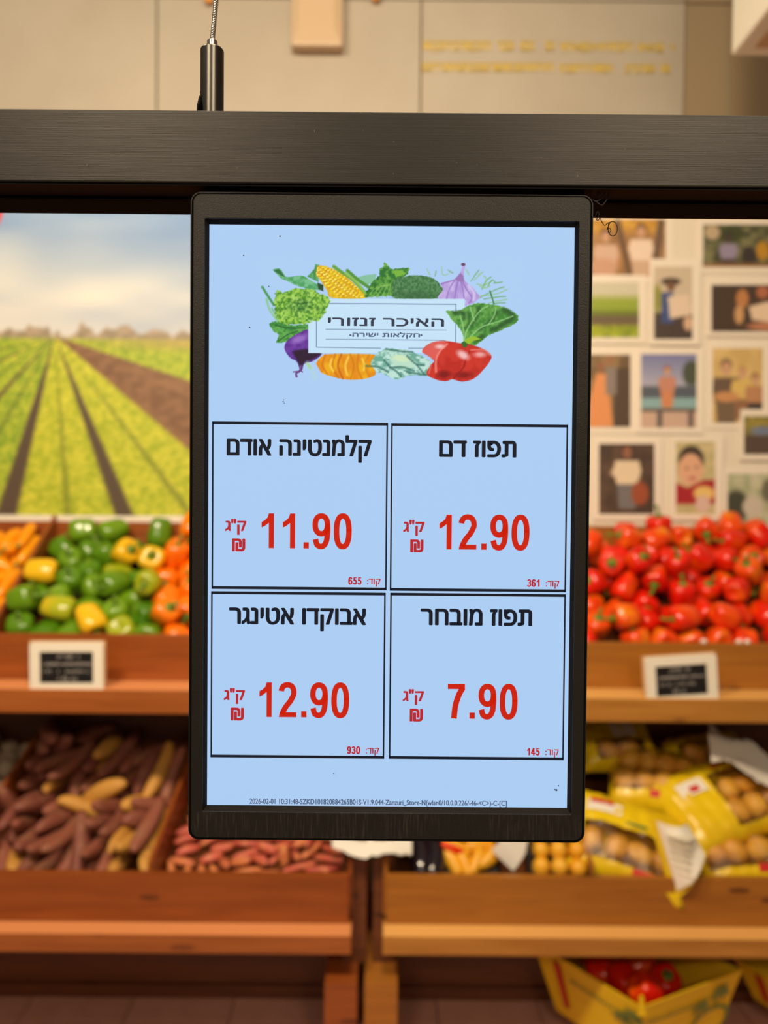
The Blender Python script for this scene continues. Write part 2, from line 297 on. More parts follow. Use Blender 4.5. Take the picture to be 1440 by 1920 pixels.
# settled poses of the produce: kind, variant, position in mm, quaternion in hundredths
SIM = {
 'long': 'l0,-1506,2421,1183,47,78,32,24;l0,-1431,2417,1218,62,49,48,-37;l0,-1359,2422,1183,44,88,16,-11;l0,-1298,2400,1169,51,79,-28,-18;l0,-1527,2580,1302,46,85,24,6;l1,-1444,2571,1297,58,49,62,19;l1,-1327,2576,1301,40,88,10,-23;l1,-1280,2573,1299,41,88,11,-22;l0,-1453,2688,1384,52,67,53,9;l0,-1412,2738,1419,23,78,-38,44;l1,-1352,2720,1409,47,82,29,15;l1,-1273,2725,1413,44,88,17,-10;l0,-1482,2462,1225,57,80,18,-5;l0,-1397,2452,1229,58,42,62,-32;l1,-1316,2440,1214,56,75,24,-25;l0,-1271,2452,1230,63,75,14,-12;l0,-1501,2595,1344,68,72,-8,-13;l1,-1417,2596,1335,66,73,17,10;l0,-1374,2606,1321,44,87,19,-7;l0,-1299,2564,1340,45,69,-53,19;l1,-1526,2747,1431,38,91,17,-9;l1,-1479,2736,1447,58,66,-38,29;l0,-1345,2726,1458,69,72,-4,-10;l0,-1303,2719,1447,42,71,-54,16;l0,-1528,2469,1240,38,62,-45,52;l0,-1424,2526,1265,75,3,-66,0;l0,-1358,2492,1259,71,3,-63,32;l0,-1303,2478,1268,64,56,-53,1;l0,-1531,2622,1367,57,47,-54,41;l0,-1459,2608,1367,48,87,2,5;l1,-1392,2660,1398,15,78,25,55;l0,-1336,2618,1354,32,7,-75,58;l0,-1520,2689,1430,1,-57,73,-38;l1,-1437,2732,1469,40,70,52,-28;l1,-1384,2749,1476,37,56,-71,22;l0,-1318,2732,1500,52,84,-12,9',
 'mid': 'g0,-1180,2414,1212,91,30,9,-26;g1,-1098,2403,1193,50,78,-36,11;g1,-1012,2405,1195,50,78,-37,10;g0,-845,2400,1207,13,6,-47,87;g0,-757,2391,1195,65,66,27,-27;g2,-671,2397,1192,56,73,40,2;o0,-574,2400,1194,12,-43,69,-57;o1,-462,2403,1193,31,52,68,-40;o0,-377,2399,1204,35,14,36,-85;o1,-229,2403,1193,52,76,-38,6;o0,-146,2400,1193,44,67,53,-29;g2,-1183,2532,1294,80,27,17,-51;g1,-1095,2515,1290,25,-76,57,19;g1,-988,2494,1261,34,-27,74,-50;g1,-863,2527,1287,77,16,61,11;g0,-740,2535,1295,3,-15,-84,52;g0,-660,2496,1265,26,54,-66,45;o2,-578,2527,1290,32,70,-46,43;o2,-460,2527,1295,44,-12,58,-67;o2,-365,2519,1283,61,-34,-55,45;o0,-264,2522,1285,48,64,-52,29;o1,-170,2524,1284,69,-19,-64,27;g2,-1191,2636,1372,1,-22,80,-56;g2,-1043,2639,1371,21,-62,72,24;g0,-944,2628,1364,61,62,-44,-22;g2,-861,2601,1344,59,58,-54,16;g2,-767,2612,1353,58,81,12,-2;o2,-685,2640,1374,49,64,55,-22;o0,-577,2604,1346,33,27,80,-41;o2,-472,2601,1344,51,85,-8,15;o2,-372,2626,1363,13,56,-59,57;o2,-239,2607,1354,33,86,29,-25;o1,-153,2608,1346,24,4,85,-47;g0,-1180,2734,1444,31,-47,0,83;g2,-1078,2733,1443,20,-44,-65,59;g1,-948,2746,1449,33,72,14,60;g2,-850,2711,1428,6,-69,-20,70;g2,-763,2741,1449,50,78,33,-19;g1,-664,2748,1455,39,21,-85,29;o1,-588,2728,1436,30,28,-81,42;o0,-490,2728,1443,9,-26,91,30;o1,-324,2718,1447,26,-86,4,43;o2,-233,2752,1460,3,-42,-75,50;o2,-157,2714,1429,2,13,-84,52;g2,-1187,2436,1307,65,33,52,44;g1,-1067,2436,1275,53,42,64,37;g1,-948,2395,1246,18,-41,82,-36;g1,-886,2457,1251,96,29,-1,5;g2,-792,2459,1251,55,-35,66,37;g0,-709,2413,1271,82,48,18,25;o1,-538,2456,1245,51,60,1,62;o0,-434,2437,1277,73,2,68,6;o0,-341,2437,1280,72,16,5,-67;o2,-253,2426,1276,90,2,39,-18;o2,-145,2441,1282,50,-6,-1,87;g1,-1176,2547,1385,14,-73,5,-66;g1,-1091,2576,1343,41,3,32,-85;g1,-1004,2558,1327,1,35,-42,84;g1,-917,2519,1350,64,73,-22,-13;g1,-795,2512,1356,39,45,58,-56;o2,-660,2574,1326,0,0,30,-95;o1,-331,2555,1351,17,57,53,61;o2,-150,2509,1363,53,43,-24,-69;g1,-1118,2661,1407,58,32,-31,68;g1,-1003,2687,1427,61,-5,-29,73;g2,-924,2649,1447,58,60,6,56;g0,-819,2620,1421,82,53,-3,23;g1,-745,2657,1437,95,23,10,19;o2,-612,2629,1429,14,90,32,27;o1,-525,2648,1399,29,-35,73,51;o0,-437,2671,1409,52,13,-38,76;o0,-358,2638,1446,2,28,65,71;o2,-249,2681,1405,71,19,-54,-42;o0,-145,2615,1432,42,47,32,-71;g0,-1118,2757,1517,9,-73,-22,64;g1,-1006,2751,1518,58,61,-52,-13;g1,-836,2760,1513,9,99,-13,-3;g1,-714,2752,1537,19,59,-76,22;o0,-542,2747,1513,82,47,-27,19;o2,-413,2749,1486,18,-39,-11,-89;o2,-306,2757,1522,16,98,12,2;o2,-148,2752,1511,57,32,-30,69',
 'red': 'r2,65,2404,1198,42,67,53,-29;r0,183,2400,1194,8,-40,68,-61;r2,289,2396,1191,35,26,-80,41;r1,379,2402,1209,66,63,11,-40;r2,466,2399,1195,81,27,16,-49;r0,555,2392,1195,64,67,28,-26;r1,644,2401,1194,54,76,35,11;r2,820,2390,1193,97,-6,-17,14;r0,908,2392,1195,9,10,72,-68;r2,1000,2393,1191,0,12,77,-62;r1,1086,2396,1199,42,43,-56,56;r2,1173,2398,1191,0,-1,-95,-32;r1,1286,2401,1208,29,-25,60,71;r2,1369,2394,1191,56,79,16,-18;r0,1513,2400,1193,49,85,6,-20;r1,64,2483,1253,39,69,52,-32;r0,171,2497,1266,55,81,-18,-14;r0,293,2496,1270,28,-83,-46,-15;r2,382,2525,1291,37,47,-60,53;r1,469,2539,1295,42,68,53,-29;r1,612,2476,1248,59,58,-48,-31;r1,708,2524,1284,15,-42,-67,60;r0,789,2499,1267,52,84,-14,-1;r2,895,2535,1295,50,78,-35,15;r0,971,2477,1258,60,68,-27,32;r1,1085,2512,1275,51,85,15,2;r0,1197,2491,1262,51,41,-72,23;r1,1287,2499,1265,52,83,18,11;r1,1413,2475,1247,27,-60,-34,68;r2,1517,2488,1260,45,80,30,-27;r1,69,2622,1357,53,75,39,-3;r2,182,2604,1347,26,52,62,-53;r2,278,2613,1354,17,54,-59,58;r0,368,2645,1384,37,12,-29,88;r0,453,2643,1375,16,7,85,-50;r1,604,2651,1379,13,-19,-82,52;r0,687,2636,1370,11,9,85,-50;r1,789,2628,1361,41,81,28,-31;r2,896,2629,1367,77,23,-59,-9;r0,1010,2603,1361,51,-81,-8,27;r1,1085,2647,1375,52,83,18,10;r2,1201,2618,1357,5,38,-75,54;r1,1324,2630,1362,1,40,75,-53;r0,1409,2633,1367,5,12,85,-51;r0,1504,2630,1365,75,15,64,13;r1,76,2754,1460,46,-12,82,-31;r2,176,2741,1449,10,10,85,-51;r1,278,2711,1423,59,54,-48,-36;r2,384,2719,1434,26,24,81,-46;r0,485,2745,1452,44,-4,-80,41;r1,589,2745,1455,41,91,3,-4;r2,674,2729,1440,2,13,-84,52;r1,793,2721,1450,32,33,-84,-29;r0,892,2727,1438,10,-60,47,-64;r0,1005,2745,1452,69,2,39,61;r1,1108,2721,1439,63,35,63,-28;r1,1195,2743,1449,55,64,53,-4;r2,1315,2754,1463,65,-1,-76,9;r2,1409,2751,1459,46,80,-36,13;r1,1517,2715,1428,79,-17,-31,-50;r1,137,2399,1267,56,60,-50,-29;r1,237,2442,1241,93,29,13,-20;r0,404,2444,1279,29,-40,-32,81;r1,506,2459,1251,74,-8,-44,50;r0,705,2441,1232,83,28,-16,45;r2,788,2401,1271,64,-9,-76,9;r2,879,2468,1245,36,64,-11,-67;r1,971,2389,1271,59,-16,-72,32;r0,1118,2417,1272,56,-20,79,-10;r0,1340,2406,1276,72,57,-8,-38;r2,1440,2395,1244,71,-22,29,-61;r2,66,2518,1342,63,50,-38,46;r2,153,2518,1349,76,48,1,44;r2,313,2537,1344,38,8,-34,85;r2,411,2555,1367,38,-14,60,-69;r2,527,2574,1377,89,3,43,-15;r0,554,2535,1303,71,68,-8,19;r0,723,2545,1367,39,-21,-62,65;r1,829,2541,1351,29,39,-87,2;r2,938,2556,1382,12,-12,-89,42;r0,1014,2516,1332,40,7,-21,89;r0,1126,2574,1334,92,35,2,-20;r0,1200,2514,1347,0,39,52,76;r2,1333,2533,1336,47,-2,20,-86;r0,1412,2548,1304,14,35,-78,50;r0,1508,2557,1320,59,50,-13,-63;r1,155,2674,1396,70,25,-67,0;r2,219,2623,1426,35,48,18,-78;r0,333,2648,1473,52,19,-75,-37;r2,528,2677,1406,6,77,33,-54;r2,651,2637,1449,40,20,-69,57;r1,822,2639,1444,1,-71,21,-67;r1,933,2630,1443,40,11,-48,77;r2,1016,2652,1435,65,48,-25,54;r0,1310,2646,1446,4,-5,-63,77;r1,1404,2655,1454,77,49,37,18;r0,1506,2628,1455,65,71,2,28;r0,137,2749,1530,59,72,27,-25;r2,227,2756,1525,98,11,16,1;r1,315,2745,1497,51,2,70,50;r2,414,2752,1511,86,40,10,-30;r2,538,2751,1534,51,80,27,-17;r1,731,2753,1510,65,-11,-55,51;r2,896,2754,1527,11,7,-74,66;r2,1022,2757,1552,13,6,8,-99;r2,1105,2759,1515,44,-44,-56,-56;r2,1197,2751,1544,39,84,23,-29;r0,1286,2752,1561,27,87,38,-16;r2,1374,2757,1539,45,45,-54,54;r2,1490,2757,1509,69,35,-61,-19;r0,630,2566,1330,95,26,-13,13;r2,789,2559,1430,62,64,19,-42;r0,874,2545,1439,52,20,46,-69;r1,1003,2529,1433,35,3,-41,84;r0,1116,2616,1447,61,23,-38,-66;r0,1264,2559,1409,91,31,-26,-7;r2,1438,2537,1386,35,57,34,-66;r0,740,2666,1494,37,68,-61,-18;r2,883,2672,1512,11,-58,-17,79;r1,985,2684,1507,9,-80,-20,56;r1,1207,2633,1442,41,67,-21,58;r1,1260,2681,1506,67,33,-65,-15;r0,1358,2674,1526,17,90,35,22;r0,799,2747,1559,37,76,-32,43;r1,892,2759,1611,66,-16,-65,35;r1,990,2748,1645,27,83,41,-28;r0,1117,2752,1603,4,-38,-92,-8;r1,1366,2759,1625,71,-15,-64,27;r2,1513,2757,1592,57,-34,56,-50',
 'sweet': 's3,-1160,2249,545,54,80,-4,27;s0,-1105,2261,551,19,-7,-61,-76;s0,-1050,2253,550,17,-9,62,76;s2,-994,2233,540,26,4,61,75;s3,-830,2245,546,63,75,-18,9;s0,-780,2255,550,19,-7,62,76;s0,-695,2265,551,58,79,15,-12;s3,-1163,2510,628,61,75,-24,-1;s0,-1107,2533,636,10,-19,-56,-80;s3,-1006,2546,639,58,79,-16,11;s1,-943,2539,641,60,76,-26,-3;s2,-884,2518,630,60,77,-22,-6;s1,-820,2522,636,59,78,-19,8;s2,-748,2545,638,7,-23,55,80;s1,-1197,2211,560,39,90,-17,8;s0,-1077,2279,595,40,-41,58,58;s0,-1012,2268,587,55,60,31,-50;s0,-943,2205,544,42,75,43,-28;s1,-892,2268,556,56,80,-9,20;s1,-751,2244,598,57,59,28,-50;s2,-694,2241,596,10,-6,-55,-83;s1,-1195,2530,671,76,65,-3,4;s2,-1092,2532,687,15,-5,65,74;s2,-1054,2551,652,42,61,-61,30;s0,-977,2549,682,67,70,-21,12;s3,-898,2534,677,63,75,-17,-1;s3,-778,2530,672,46,68,53,-22;s3,-697,2553,643,62,-40,-44,-52;s3,-1196,2169,592,53,-15,38,74;s3,-1156,2323,587,45,-30,-68,-49;s2,-969,2250,613,72,68,-13,11;s0,-912,2219,595,45,87,19,3;s2,-855,2255,591,57,59,36,-44;s2,-805,2299,595,41,39,-56,60;s0,-712,2244,646,54,-33,46,63;s1,-1192,2556,726,73,59,25,-23;s1,-1141,2565,690,32,-28,67,60;s3,-1032,2520,681,37,-19,-44,-79;s1,-990,2560,735,68,72,8,-11;s1,-931,2566,718,41,-27,61,62;s3,-843,2554,691,60,-46,45,47;s0,-731,2568,693,29,67,-41,54;s3,-1200,2376,647,93,26,7,-25;s2,-1118,2324,618,9,-22,76,60;s0,-1025,2343,612,52,29,-56,57;s3,-967,2382,637,71,-18,-51,46;s0,-881,2304,626,82,55,-8,15;s2,-832,2311,631,73,67,-7,10;s1,-753,2343,617,63,19,-53,54;s3,-1181,2582,774,14,-41,56,70;s2,-1094,2550,737,0,-35,-60,-72;s2,-1050,2517,746,65,74,-19,1;s1,-950,2565,776,69,67,-22,14;s3,-874,2576,730,66,-60,-26,-37;s0,-747,2510,715,41,83,30,-22;s0,-703,2468,700,2,8,27,96;s2,-1155,2363,641,55,-59,-38,-45;s0,-1105,2368,654,75,48,-33,33;s3,-1048,2407,627,45,-73,-34,-38;s1,-918,2423,671,51,-8,-85,-9;s0,-877,2386,643,79,53,10,-28;s1,-782,2391,639,37,-80,-30,-36;s3,-728,2360,661,50,55,11,-66;s1,-1158,2574,822,41,-10,-67,-61;s1,-1127,2593,765,20,24,-84,-44;s3,-1034,2635,798,61,-39,48,-49;s2,-901,2544,764,79,-52,26,19;s3,-810,2585,741,36,1,66,66;s3,-802,2505,707,24,26,-89,30;s0,-743,2454,734,85,-38,22,30',
 'small': 'm2,-582,2186,520,67,-49,33,45;m0,-529,2190,519,5,-27,75,-60;m0,-423,2173,514,64,-30,-64,30;m1,-350,2127,497,39,-48,55,-55;m2,-272,2155,511,4,22,-78,59;m2,-158,2172,516,54,62,53,-21;m2,-600,2280,550,52,-18,-73,41;m2,-519,2250,541,65,9,-74,15;m1,-408,2278,544,38,-66,9,-64;m1,-313,2275,544,53,-59,-9,-60;m0,-217,2289,551,27,78,26,-50;m0,-118,2275,546,11,-18,57,80;m1,-598,2369,573,66,30,-66,-18;m0,-521,2363,573,7,59,51,-62;m2,-392,2396,587,64,-30,-64,30;m2,-325,2371,579,60,-57,33,-45;m0,-245,2385,580,68,4,73,-10;m1,-154,2386,578,63,2,64,44;m1,-571,2510,617,77,-46,44,-10;m2,-524,2490,618,49,-41,60,-48;m0,-392,2510,620,59,78,19,-8;m2,-357,2478,612,49,67,45,-33;m1,-255,2490,612,12,-60,16,78;m2,-133,2504,621,44,32,-57,-61;m2,-602,2606,653,30,74,-24,55;m1,-499,2627,654,54,-19,72,-39;m2,-400,2600,651,66,29,-66,-19;m0,-359,2625,656,52,-61,9,59;m2,-222,2578,644,56,-22,71,-37;m2,-173,2605,653,70,-37,57,-22;m0,-626,2198,524,63,-52,12,57;m0,-492,2190,519,73,-60,-11,31;m1,-412,2206,521,66,31,-66,-17;m0,-330,2194,520,65,-31,-63,29;m1,-248,2225,528,34,-45,-60,57;m1,-175,2219,526,66,-32,62,-28;m1,-596,2328,560,65,41,-63,-5;m2,-495,2291,554,54,53,-49,-42;m1,-424,2313,556,71,-9,-69,4;m1,-331,2299,551,76,-46,44,-11;m2,-245,2313,561,17,53,42,72;m2,-161,2340,569,23,-66,-25,66;m1,-584,2430,592,12,73,5,-67;m0,-496,2425,593,62,0,-64,-46;m2,-402,2434,599,18,52,40,73;m0,-343,2404,600,26,-61,54,52;m2,-267,2427,597,66,38,64,9;m2,-152,2424,596,4,-68,-10,-73;m1,-618,2488,628,75,44,42,-26;m2,-483,2542,633,59,67,-39,-23;m1,-459,2515,619,1,-31,-52,-79;m0,-349,2528,626,61,1,-65,-44;m1,-227,2510,618,35,-46,59,-57;m0,-146,2546,631,35,-66,13,-65;m2,-581,2641,669,46,45,-31,-70;m1,-540,2607,657,42,-52,-25,71;m1,-441,2645,660,29,64,-30,-64;m1,-314,2604,647,60,77,24,0;m0,-264,2632,658,21,55,38,71;m1,-187,2644,666,33,-56,-17,74;m0,-607,2240,535,47,38,-56,-57;m2,-472,2219,538,58,56,-21,55;m2,-425,2234,540,1,-80,16,58;m2,-296,2243,553,98,-4,-2,-19;m0,-262,2258,549,28,-57,51,58;m1,-162,2252,541,4,-56,38,-73;m2,-617,2335,587,7,-65,-41,64;m1,-497,2345,566,30,77,28,-49;m0,-446,2380,579,80,-56,20,9;m1,-354,2333,571,72,18,61,-26;m1,-247,2348,569,44,-45,-62,47;m1,-194,2376,593,6,8,61,-78;m2,-574,2463,609,35,-65,25,-63;m1,-495,2460,625,20,-58,-46,64;m2,-455,2449,604,20,-70,-29,63;m0,-320,2468,607,47,33,-70,41;m1,-234,2449,598,18,53,-40,-73;m2,-175,2461,607,14,-65,34,-66;m0,-601,2544,630,1,-69,-7,-72;m0,-476,2585,645,65,-42,54,-33;m1,-407,2568,639,2,77,4,64;m0,-332,2560,636,59,72,33,13;m0,-221,2540,629,62,14,75,-20;m1,-147,2581,640,6,-63,-42,65;m0,-605,2299,580,56,60,-46,-34;m1,-522,2308,577,14,-58,-6,-80;m2,-370,2240,542,60,-67,-35,26;m2,-352,2261,570,76,-6,-61,-24;m0,-221,2299,589,78,-51,27,25;m1,-155,2281,557,16,-63,43,62;m0,-582,2397,596,37,-41,-60,57;m0,-518,2400,601,31,-48,-79,24;m2,-423,2339,578,81,45,-22,-31;m1,-363,2351,596,80,31,51,10;m2,-294,2344,589,24,76,26,-55;m0,-118,2376,593,86,-22,19,43;m0,-627,2457,610,3,-30,67,67;m0,-501,2501,649,14,-78,5,-61;m2,-427,2496,622,44,87,21,-6;m0,-297,2400,604,6,-43,47,-77;m0,-223,2462,630,75,-55,38,-7;m1,-166,2487,634,0,-62,47,-63;m1,-636,2591,659,7,18,-91,36;m2,-536,2560,641,46,-69,-24,51;m0,-430,2618,675,15,-68,-33,64;m0,-378,2545,658,38,-12,64,66;m0,-279,2550,636,25,6,69,68;m2,-124,2634,669,34,43,82,-16',
 'pale': 'p0,-1524,2381,593,42,54,60,41;p0,-1415,2332,578,41,30,82,-25;p0,-1350,2345,582,67,-45,29,-51;p0,-1275,2380,593,40,58,-18,-69;p0,-1500,2458,619,53,-50,5,-68;p0,-1433,2449,614,50,-62,6,60;p0,-1369,2453,616,78,-47,-13,39;p0,-1292,2447,613,8,41,-47,-77;p0,-1507,2518,636,67,17,65,31;p0,-1443,2547,645,44,33,57,61;p0,-1360,2554,648,73,0,-68,6;p0,-1275,2526,638,74,-17,-64,-11;p0,-1518,2605,666,63,-76,-13,-13;p0,-1438,2624,673,12,23,19,95;p0,-1363,2612,666,75,-16,63,15;p0,-1296,2629,672,44,55,59,40;p0,-1457,2379,598,5,-41,87,29;p0,-1510,2156,521,58,79,-18,9;p0,-1396,2394,600,37,83,34,-22;p0,-1333,2399,617,78,-28,38,-41;p0,-1527,2467,672,6,-47,-68,-56;p0,-1403,2505,631,41,27,59,64;p0,-1332,2496,635,44,-87,-23,1;p0,-1273,2469,665,22,-88,-6,-41;p0,-1529,2546,689,24,15,94,-18;p0,-1470,2571,691,9,11,81,58;p0,-1407,2569,691,29,8,67,-68;p0,-1270,2569,681,45,32,-37,74;p0,-1525,2628,722,79,-2,-59,-15;p0,-1456,2630,733,63,-25,-74,3;p0,-1388,2625,718,31,-29,-77,-47;p0,-1271,2623,728,49,84,-21,-7;p0,-1530,2406,647,22,2,-54,82;p0,-1469,2415,651,79,-15,-41,-43;p0,-1403,2421,662,49,32,81,-9;p0,-1332,2434,667,35,-52,67,40;p0,-1529,2494,726,79,36,25,-43;p0,-1459,2484,662,47,7,-49,73;p0,-1337,2519,692,78,23,-58,7;p0,-1274,2511,709,29,-61,69,-26;p0,-1525,2574,747,54,-52,-43,51;p0,-1444,2570,745,68,-14,-40,60;p0,-1371,2566,739,6,-19,32,93;p0,-1310,2570,726,40,-79,-6,46;p0,-1527,2627,786,38,73,55,15;p0,-1466,2625,791,41,-49,59,49;p0,-1401,2631,776,41,48,-73,-27;p0,-1330,2630,736,9,-98,-19,-2',
 'carton': 'r2,-108,-15,43,69,40,-46,39;r0,-10,-44,46,0,-100,-9,0;r2,87,-67,43,56,30,57,-52;r2,-87,71,43,15,35,54,-75;r2,-1,48,41,0,-4,-100,0;r1,95,53,40,58,54,-38,48;r0,-76,-76,110,52,-27,0,81;r0,27,-66,131,32,46,42,-71;r0,117,-21,115,89,12,-10,-43;r2,-91,73,141,29,41,-82,26;r2,3,61,127,67,46,45,37;r2,98,72,121,84,47,25,9',
}
# ------------------------------------------------------------------ the room
YW = 2.84
floor = MB(); floor.box((-3.2, -1.5, -.06), (3.2, YW + .1, -.006)); floor = tag(floor.build('floor', M_GROUT), kind='structure')
tl = MB(); tl.box((-.163, -.163, -.006), (.163, .163, 0)); tme = tl.mesh('floor_tile', M_FLOOR)
for i in range(-7, 7):
    for j in range(6):
        x = i * .33 + .02; y = 2.30 - .165 - j * .33 + .33
        if y > 1.0: place('floor_tile', tme, floor, (x, y, 0))
wallb = MB(); wallb.box((-3.2, YW + .02, 0), (3.2, YW + .1, 3.9)); wallb = tag(wallb.build('wall_back', M_SUB), kind='structure')
ZT, ZS = 2.62, 3.535                                   # lower edge and horizontal joint of the wall cladding
for k in range(-3, 4):
    xa = .125 + k * 1.0
    for z0, z1 in ((ZT, ZS), (ZS, 3.9)):
        if xa > 3 : continue
        yy = .05 if xa > 1.1 else 0; wm = M_WALL if xa < 1.1 else mat('darker_wall_panel', rgb(150, 132, 104), .7)  # panels past the right-hand joint get a darker beige
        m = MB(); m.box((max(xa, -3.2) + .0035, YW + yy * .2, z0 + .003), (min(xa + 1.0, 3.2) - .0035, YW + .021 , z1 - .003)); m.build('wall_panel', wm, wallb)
m = MB(); m.box((-3.2, YW - .012, 0), (3.2, YW + .02, .12)); tag(m.build('baseboard_back', W_DARK), kind='structure')
# boxed-in white duct under the ceiling, running toward the wall
p = at(1370, 106, 2.3)
m = MB(); m.box((p.x, -.6, p.z), (p.x + .9, 2.3, 3.9)); b = tag(m.build('trim_1', mat('white_gloss_paint', rgb(232, 228, 214), .4), bevel=.012), kind='structure')
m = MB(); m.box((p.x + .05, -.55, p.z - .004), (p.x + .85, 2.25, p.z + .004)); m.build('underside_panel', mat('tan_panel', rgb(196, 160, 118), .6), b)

# gold lettering on the wall, too soft to read: two rows of small upright strokes
lt = empty('wall_lettering', at(1030, 105, YW - .002), 'two rows of small gold lettering on the beige wall above the black rail', 'lettering')
rnd = random.Random(3)
for y0, segs in ((86, ((797, 1035), (1052, 1190), (1200, 1262))), (126, ((795, 1035), (1052, 1150), (1175, 1258)))):
    m = MB()
    for si, (xa, xb) in enumerate(segs):
        x = xa
        while x < xb:
            wdt = rnd.uniform(5, 9); hh = (8.5 if y0 < 100 else 7.5) * (1 if (si == 0 or (y0 > 100)) else rnd.choice((1, .8, .5)))
            a = at(x, y0 + 7 * (xa - 795) / 460 * .5, YW - .003); s = YW / F
            if rnd.random() < .95:
                m.cbox((a.x, a.y, a.z + hh * s * .8), (wdt * s, .002, 4.2 * s)); m.cbox((a.x + wdt * s * .4, a.y, a.z), (4 * s, .002, hh * 1.9 * s))
                if rnd.random() < .6: m.cbox((a.x - wdt * s * .3, a.y, a.z - hh * s * .1), (2.2 * s, .002, hh * 1.4 * s))
                if rnd.random() < .5: m.cbox((a.x, a.y, a.z - hh * s * .8), (wdt * s, .002, 4.2 * s))
            x += wdt + 2.5
    wb(m, 'lettering_row', M_GOLDINK, lt)

# wall loudspeaker
c = at(592, 50, YW - .10); s = (YW - .06) / F
zb = at(592, 103, YW).z
sp = empty('wall_speaker', (c.x, YW, c.z), 'tan wall-mounted loudspeaker box high on the beige wall', 'speaker')
M_TAN = mat('tan_plastic', rgb(200, 176, 146), .5); M_TAN2 = mat('tan_grille', rgb(194, 168, 136), .7)
m = MB(); m.box((c.x - 48 * s, YW - .06, zb), (c.x + 48 * s, YW, zb + .36)); wb(m, 'cabinet', M_TAN, sp, bevel=.012)
m = MB(); x0, x1 = c.x - 48 * s, c.x + 48 * s
o_ = [(x0 + .008, zb + .012), (x1 - .008, zb + .012), (x1 - .008, zb + .35), (x0 + .008, zb + .35)]; i_ = [(x0 + .03, zb + .06), (x1 - .03, zb + .06), (x1 - .03, zb + .33), (x0 + .03, zb + .33)]
m.add([(x, YW - .0605, z) for x, z in o_] + [(x, YW - .072, z) for x, z in i_], [(0, 1, 5, 4), (1, 2, 6, 5), (2, 3, 7, 6), (3, 0, 4, 7), (4, 5, 6, 7)])
wb(m, 'grille', M_TAN2, sp)
# two small orange hooks at the panel joint
for i, (px, py, nm) in enumerate(((393, 2, 'beside the steel cable'), (704, -2, 'to the right of the tan loudspeaker'))):
    c = at(px, py, YW - .01); m = MB(); M = Matrix.Translation((c.x, YW, c.z)) @ Matrix.Rotation(R(90), 4, 'X')
    m.lathe([(0, .004), (.004, .012), (.02, .012), (.026, .018), (.032, .018), (.036, .010)], 14, M)
    tag(m.build('wall_hook', mat('orange_plastic', rgb(214, 140, 40), .4), smooth=False), 'small orange round hook on the upper wall, ' + nm, 'hook', 'orange wall hooks')

# ------------------------------------------------------------------ field mural
ss = YW / F
def wallpos(off):
    def fn(X, Y):
        d = np.stack([(X - 720) / F, -(Y - 960) / F, -np.ones_like(X)], -1) @ np.array(CAMROT).T
        k = (YW - off) / d[..., 1]
        return d[..., 0] * k, np.full(X.shape, YW - off), EYE.z + d[..., 2] * k
    return fn
mu = empty('field_mural', at(120, 640, YW), 'large printed mural of green crop rows under a cloudy sky', 'mural')
C = Canvas(-470, 250, 690, 966, 3.0, (0, 0, 0)); X, Y = C.X, C.Y
t = np.clip((Y - 375) / 250, 0, 1)
sky = np.empty(X.shape + (3,))
for k, (a, b_, c_, d_) in enumerate(((112, 146, 192, 210), (156, 174, 204, 212), (214, 212, 216, 214))):
    sky[..., k] = np.interp(t.ravel(), (0, .22, .55, 1), (a, b_, c_, d_)).reshape(X.shape)
cl = vnoise(X / 210 + .35 * Y / 60, Y / 55, 2) * .6 + vnoise(X / 90, Y / 28, 9) * .4
cl = np.clip(cl - .45 - (X - 120) / 1100, -.5, .5)[..., None]
C.c = sky + cl * np.array((64, 46, 16)) 
hz = 633 + (X - 100) * .012
th = np.clip(14 + 30 * (vnoise(X / 26, X * 0, 4) - .45) + 14 * (vnoise(X / 9, X * 0, 8) - .5), 4, 40)
C.mix(np.clip((Y - (hz - th)) / 5, 0, 1) * .85, C.tex((132, 118, 92), (168, 146, 120), 14, 8, 6))
xv, yv = 103, 630
q = (X - xv) / np.maximum(Y - yv, 1)
green = C.tex((128, 160, 40), (190, 200, 62), 6, 4, 12); lush = C.tex((160, 176, 36), (208, 208, 66), 7, 5, 13)
soil = C.tex((118, 84, 60), (140, 104, 76), 12, 6, 14); dark = np.array((88, 72, 58))
f = green.copy()
def band(q0, q1, col, soft=.02, op=1):
    a = np.clip((q - q0) / soft + .5, 0, 1) * np.clip((q1 - q) / soft + .5, 0, 1) * op
    global f
    f = f * (1 - a[..., None]) + np.asarray(col, float) * a[..., None]
band(-.23, .36, lush); band(.43, 1.22, lush)
for a0, a1, cc, so, op in ((-.33, -.215, dark, .03, 1), (.055, .085, (110, 120, 40), .04, .8), (.335, .44, dark, .03, 1), (.74, .78, (110, 120, 44), .04, .8),
                         (1.18, 3.0, soil, .06, 1), (2.2, 2.35, (160, 124, 88), .15, .5), (1.22, 1.3, (150, 116, 84), .1, .5), (-.62, -.56, (96, 116, 40), .05, .7), (-.98, -.88, dark, .05, .9), (-1.5, -1.42, (90, 110, 40), .06, .7), (-2.3, -2.1, dark, .08, .8), (-4.2, -3.8, dark, .2, .6)):
    band(a0, a1, cc, so, op)
a = np.clip((Y - hz) / 3, 0, 1)[..., None]
C.c = C.c * (1 - a) + f * a
C.mix(np.clip((Y - hz) / 3, 0, 1) * np.clip((hz + 26 - Y) / 14, 0, 1) * np.clip((X - 130) / 200, 0, 1) * .7, (186, 158, 104))
C.ell(-42, 385, 48, 62, (226, 52, 56), 3)
print_o = place('print', C.mesh('print', wallpos(.007), PRINT)); world_parent(print_o, mu)
a0 = at(-470, 982, YW); a1 = at(690, 982, YW); top = at(100, 250, YW).z
m = MB(); m.box((a0.x, YW - .006, a0.z - .002), (a1.x, YW, top)); wb(m, 'backing_board', M_WHITE, mu)
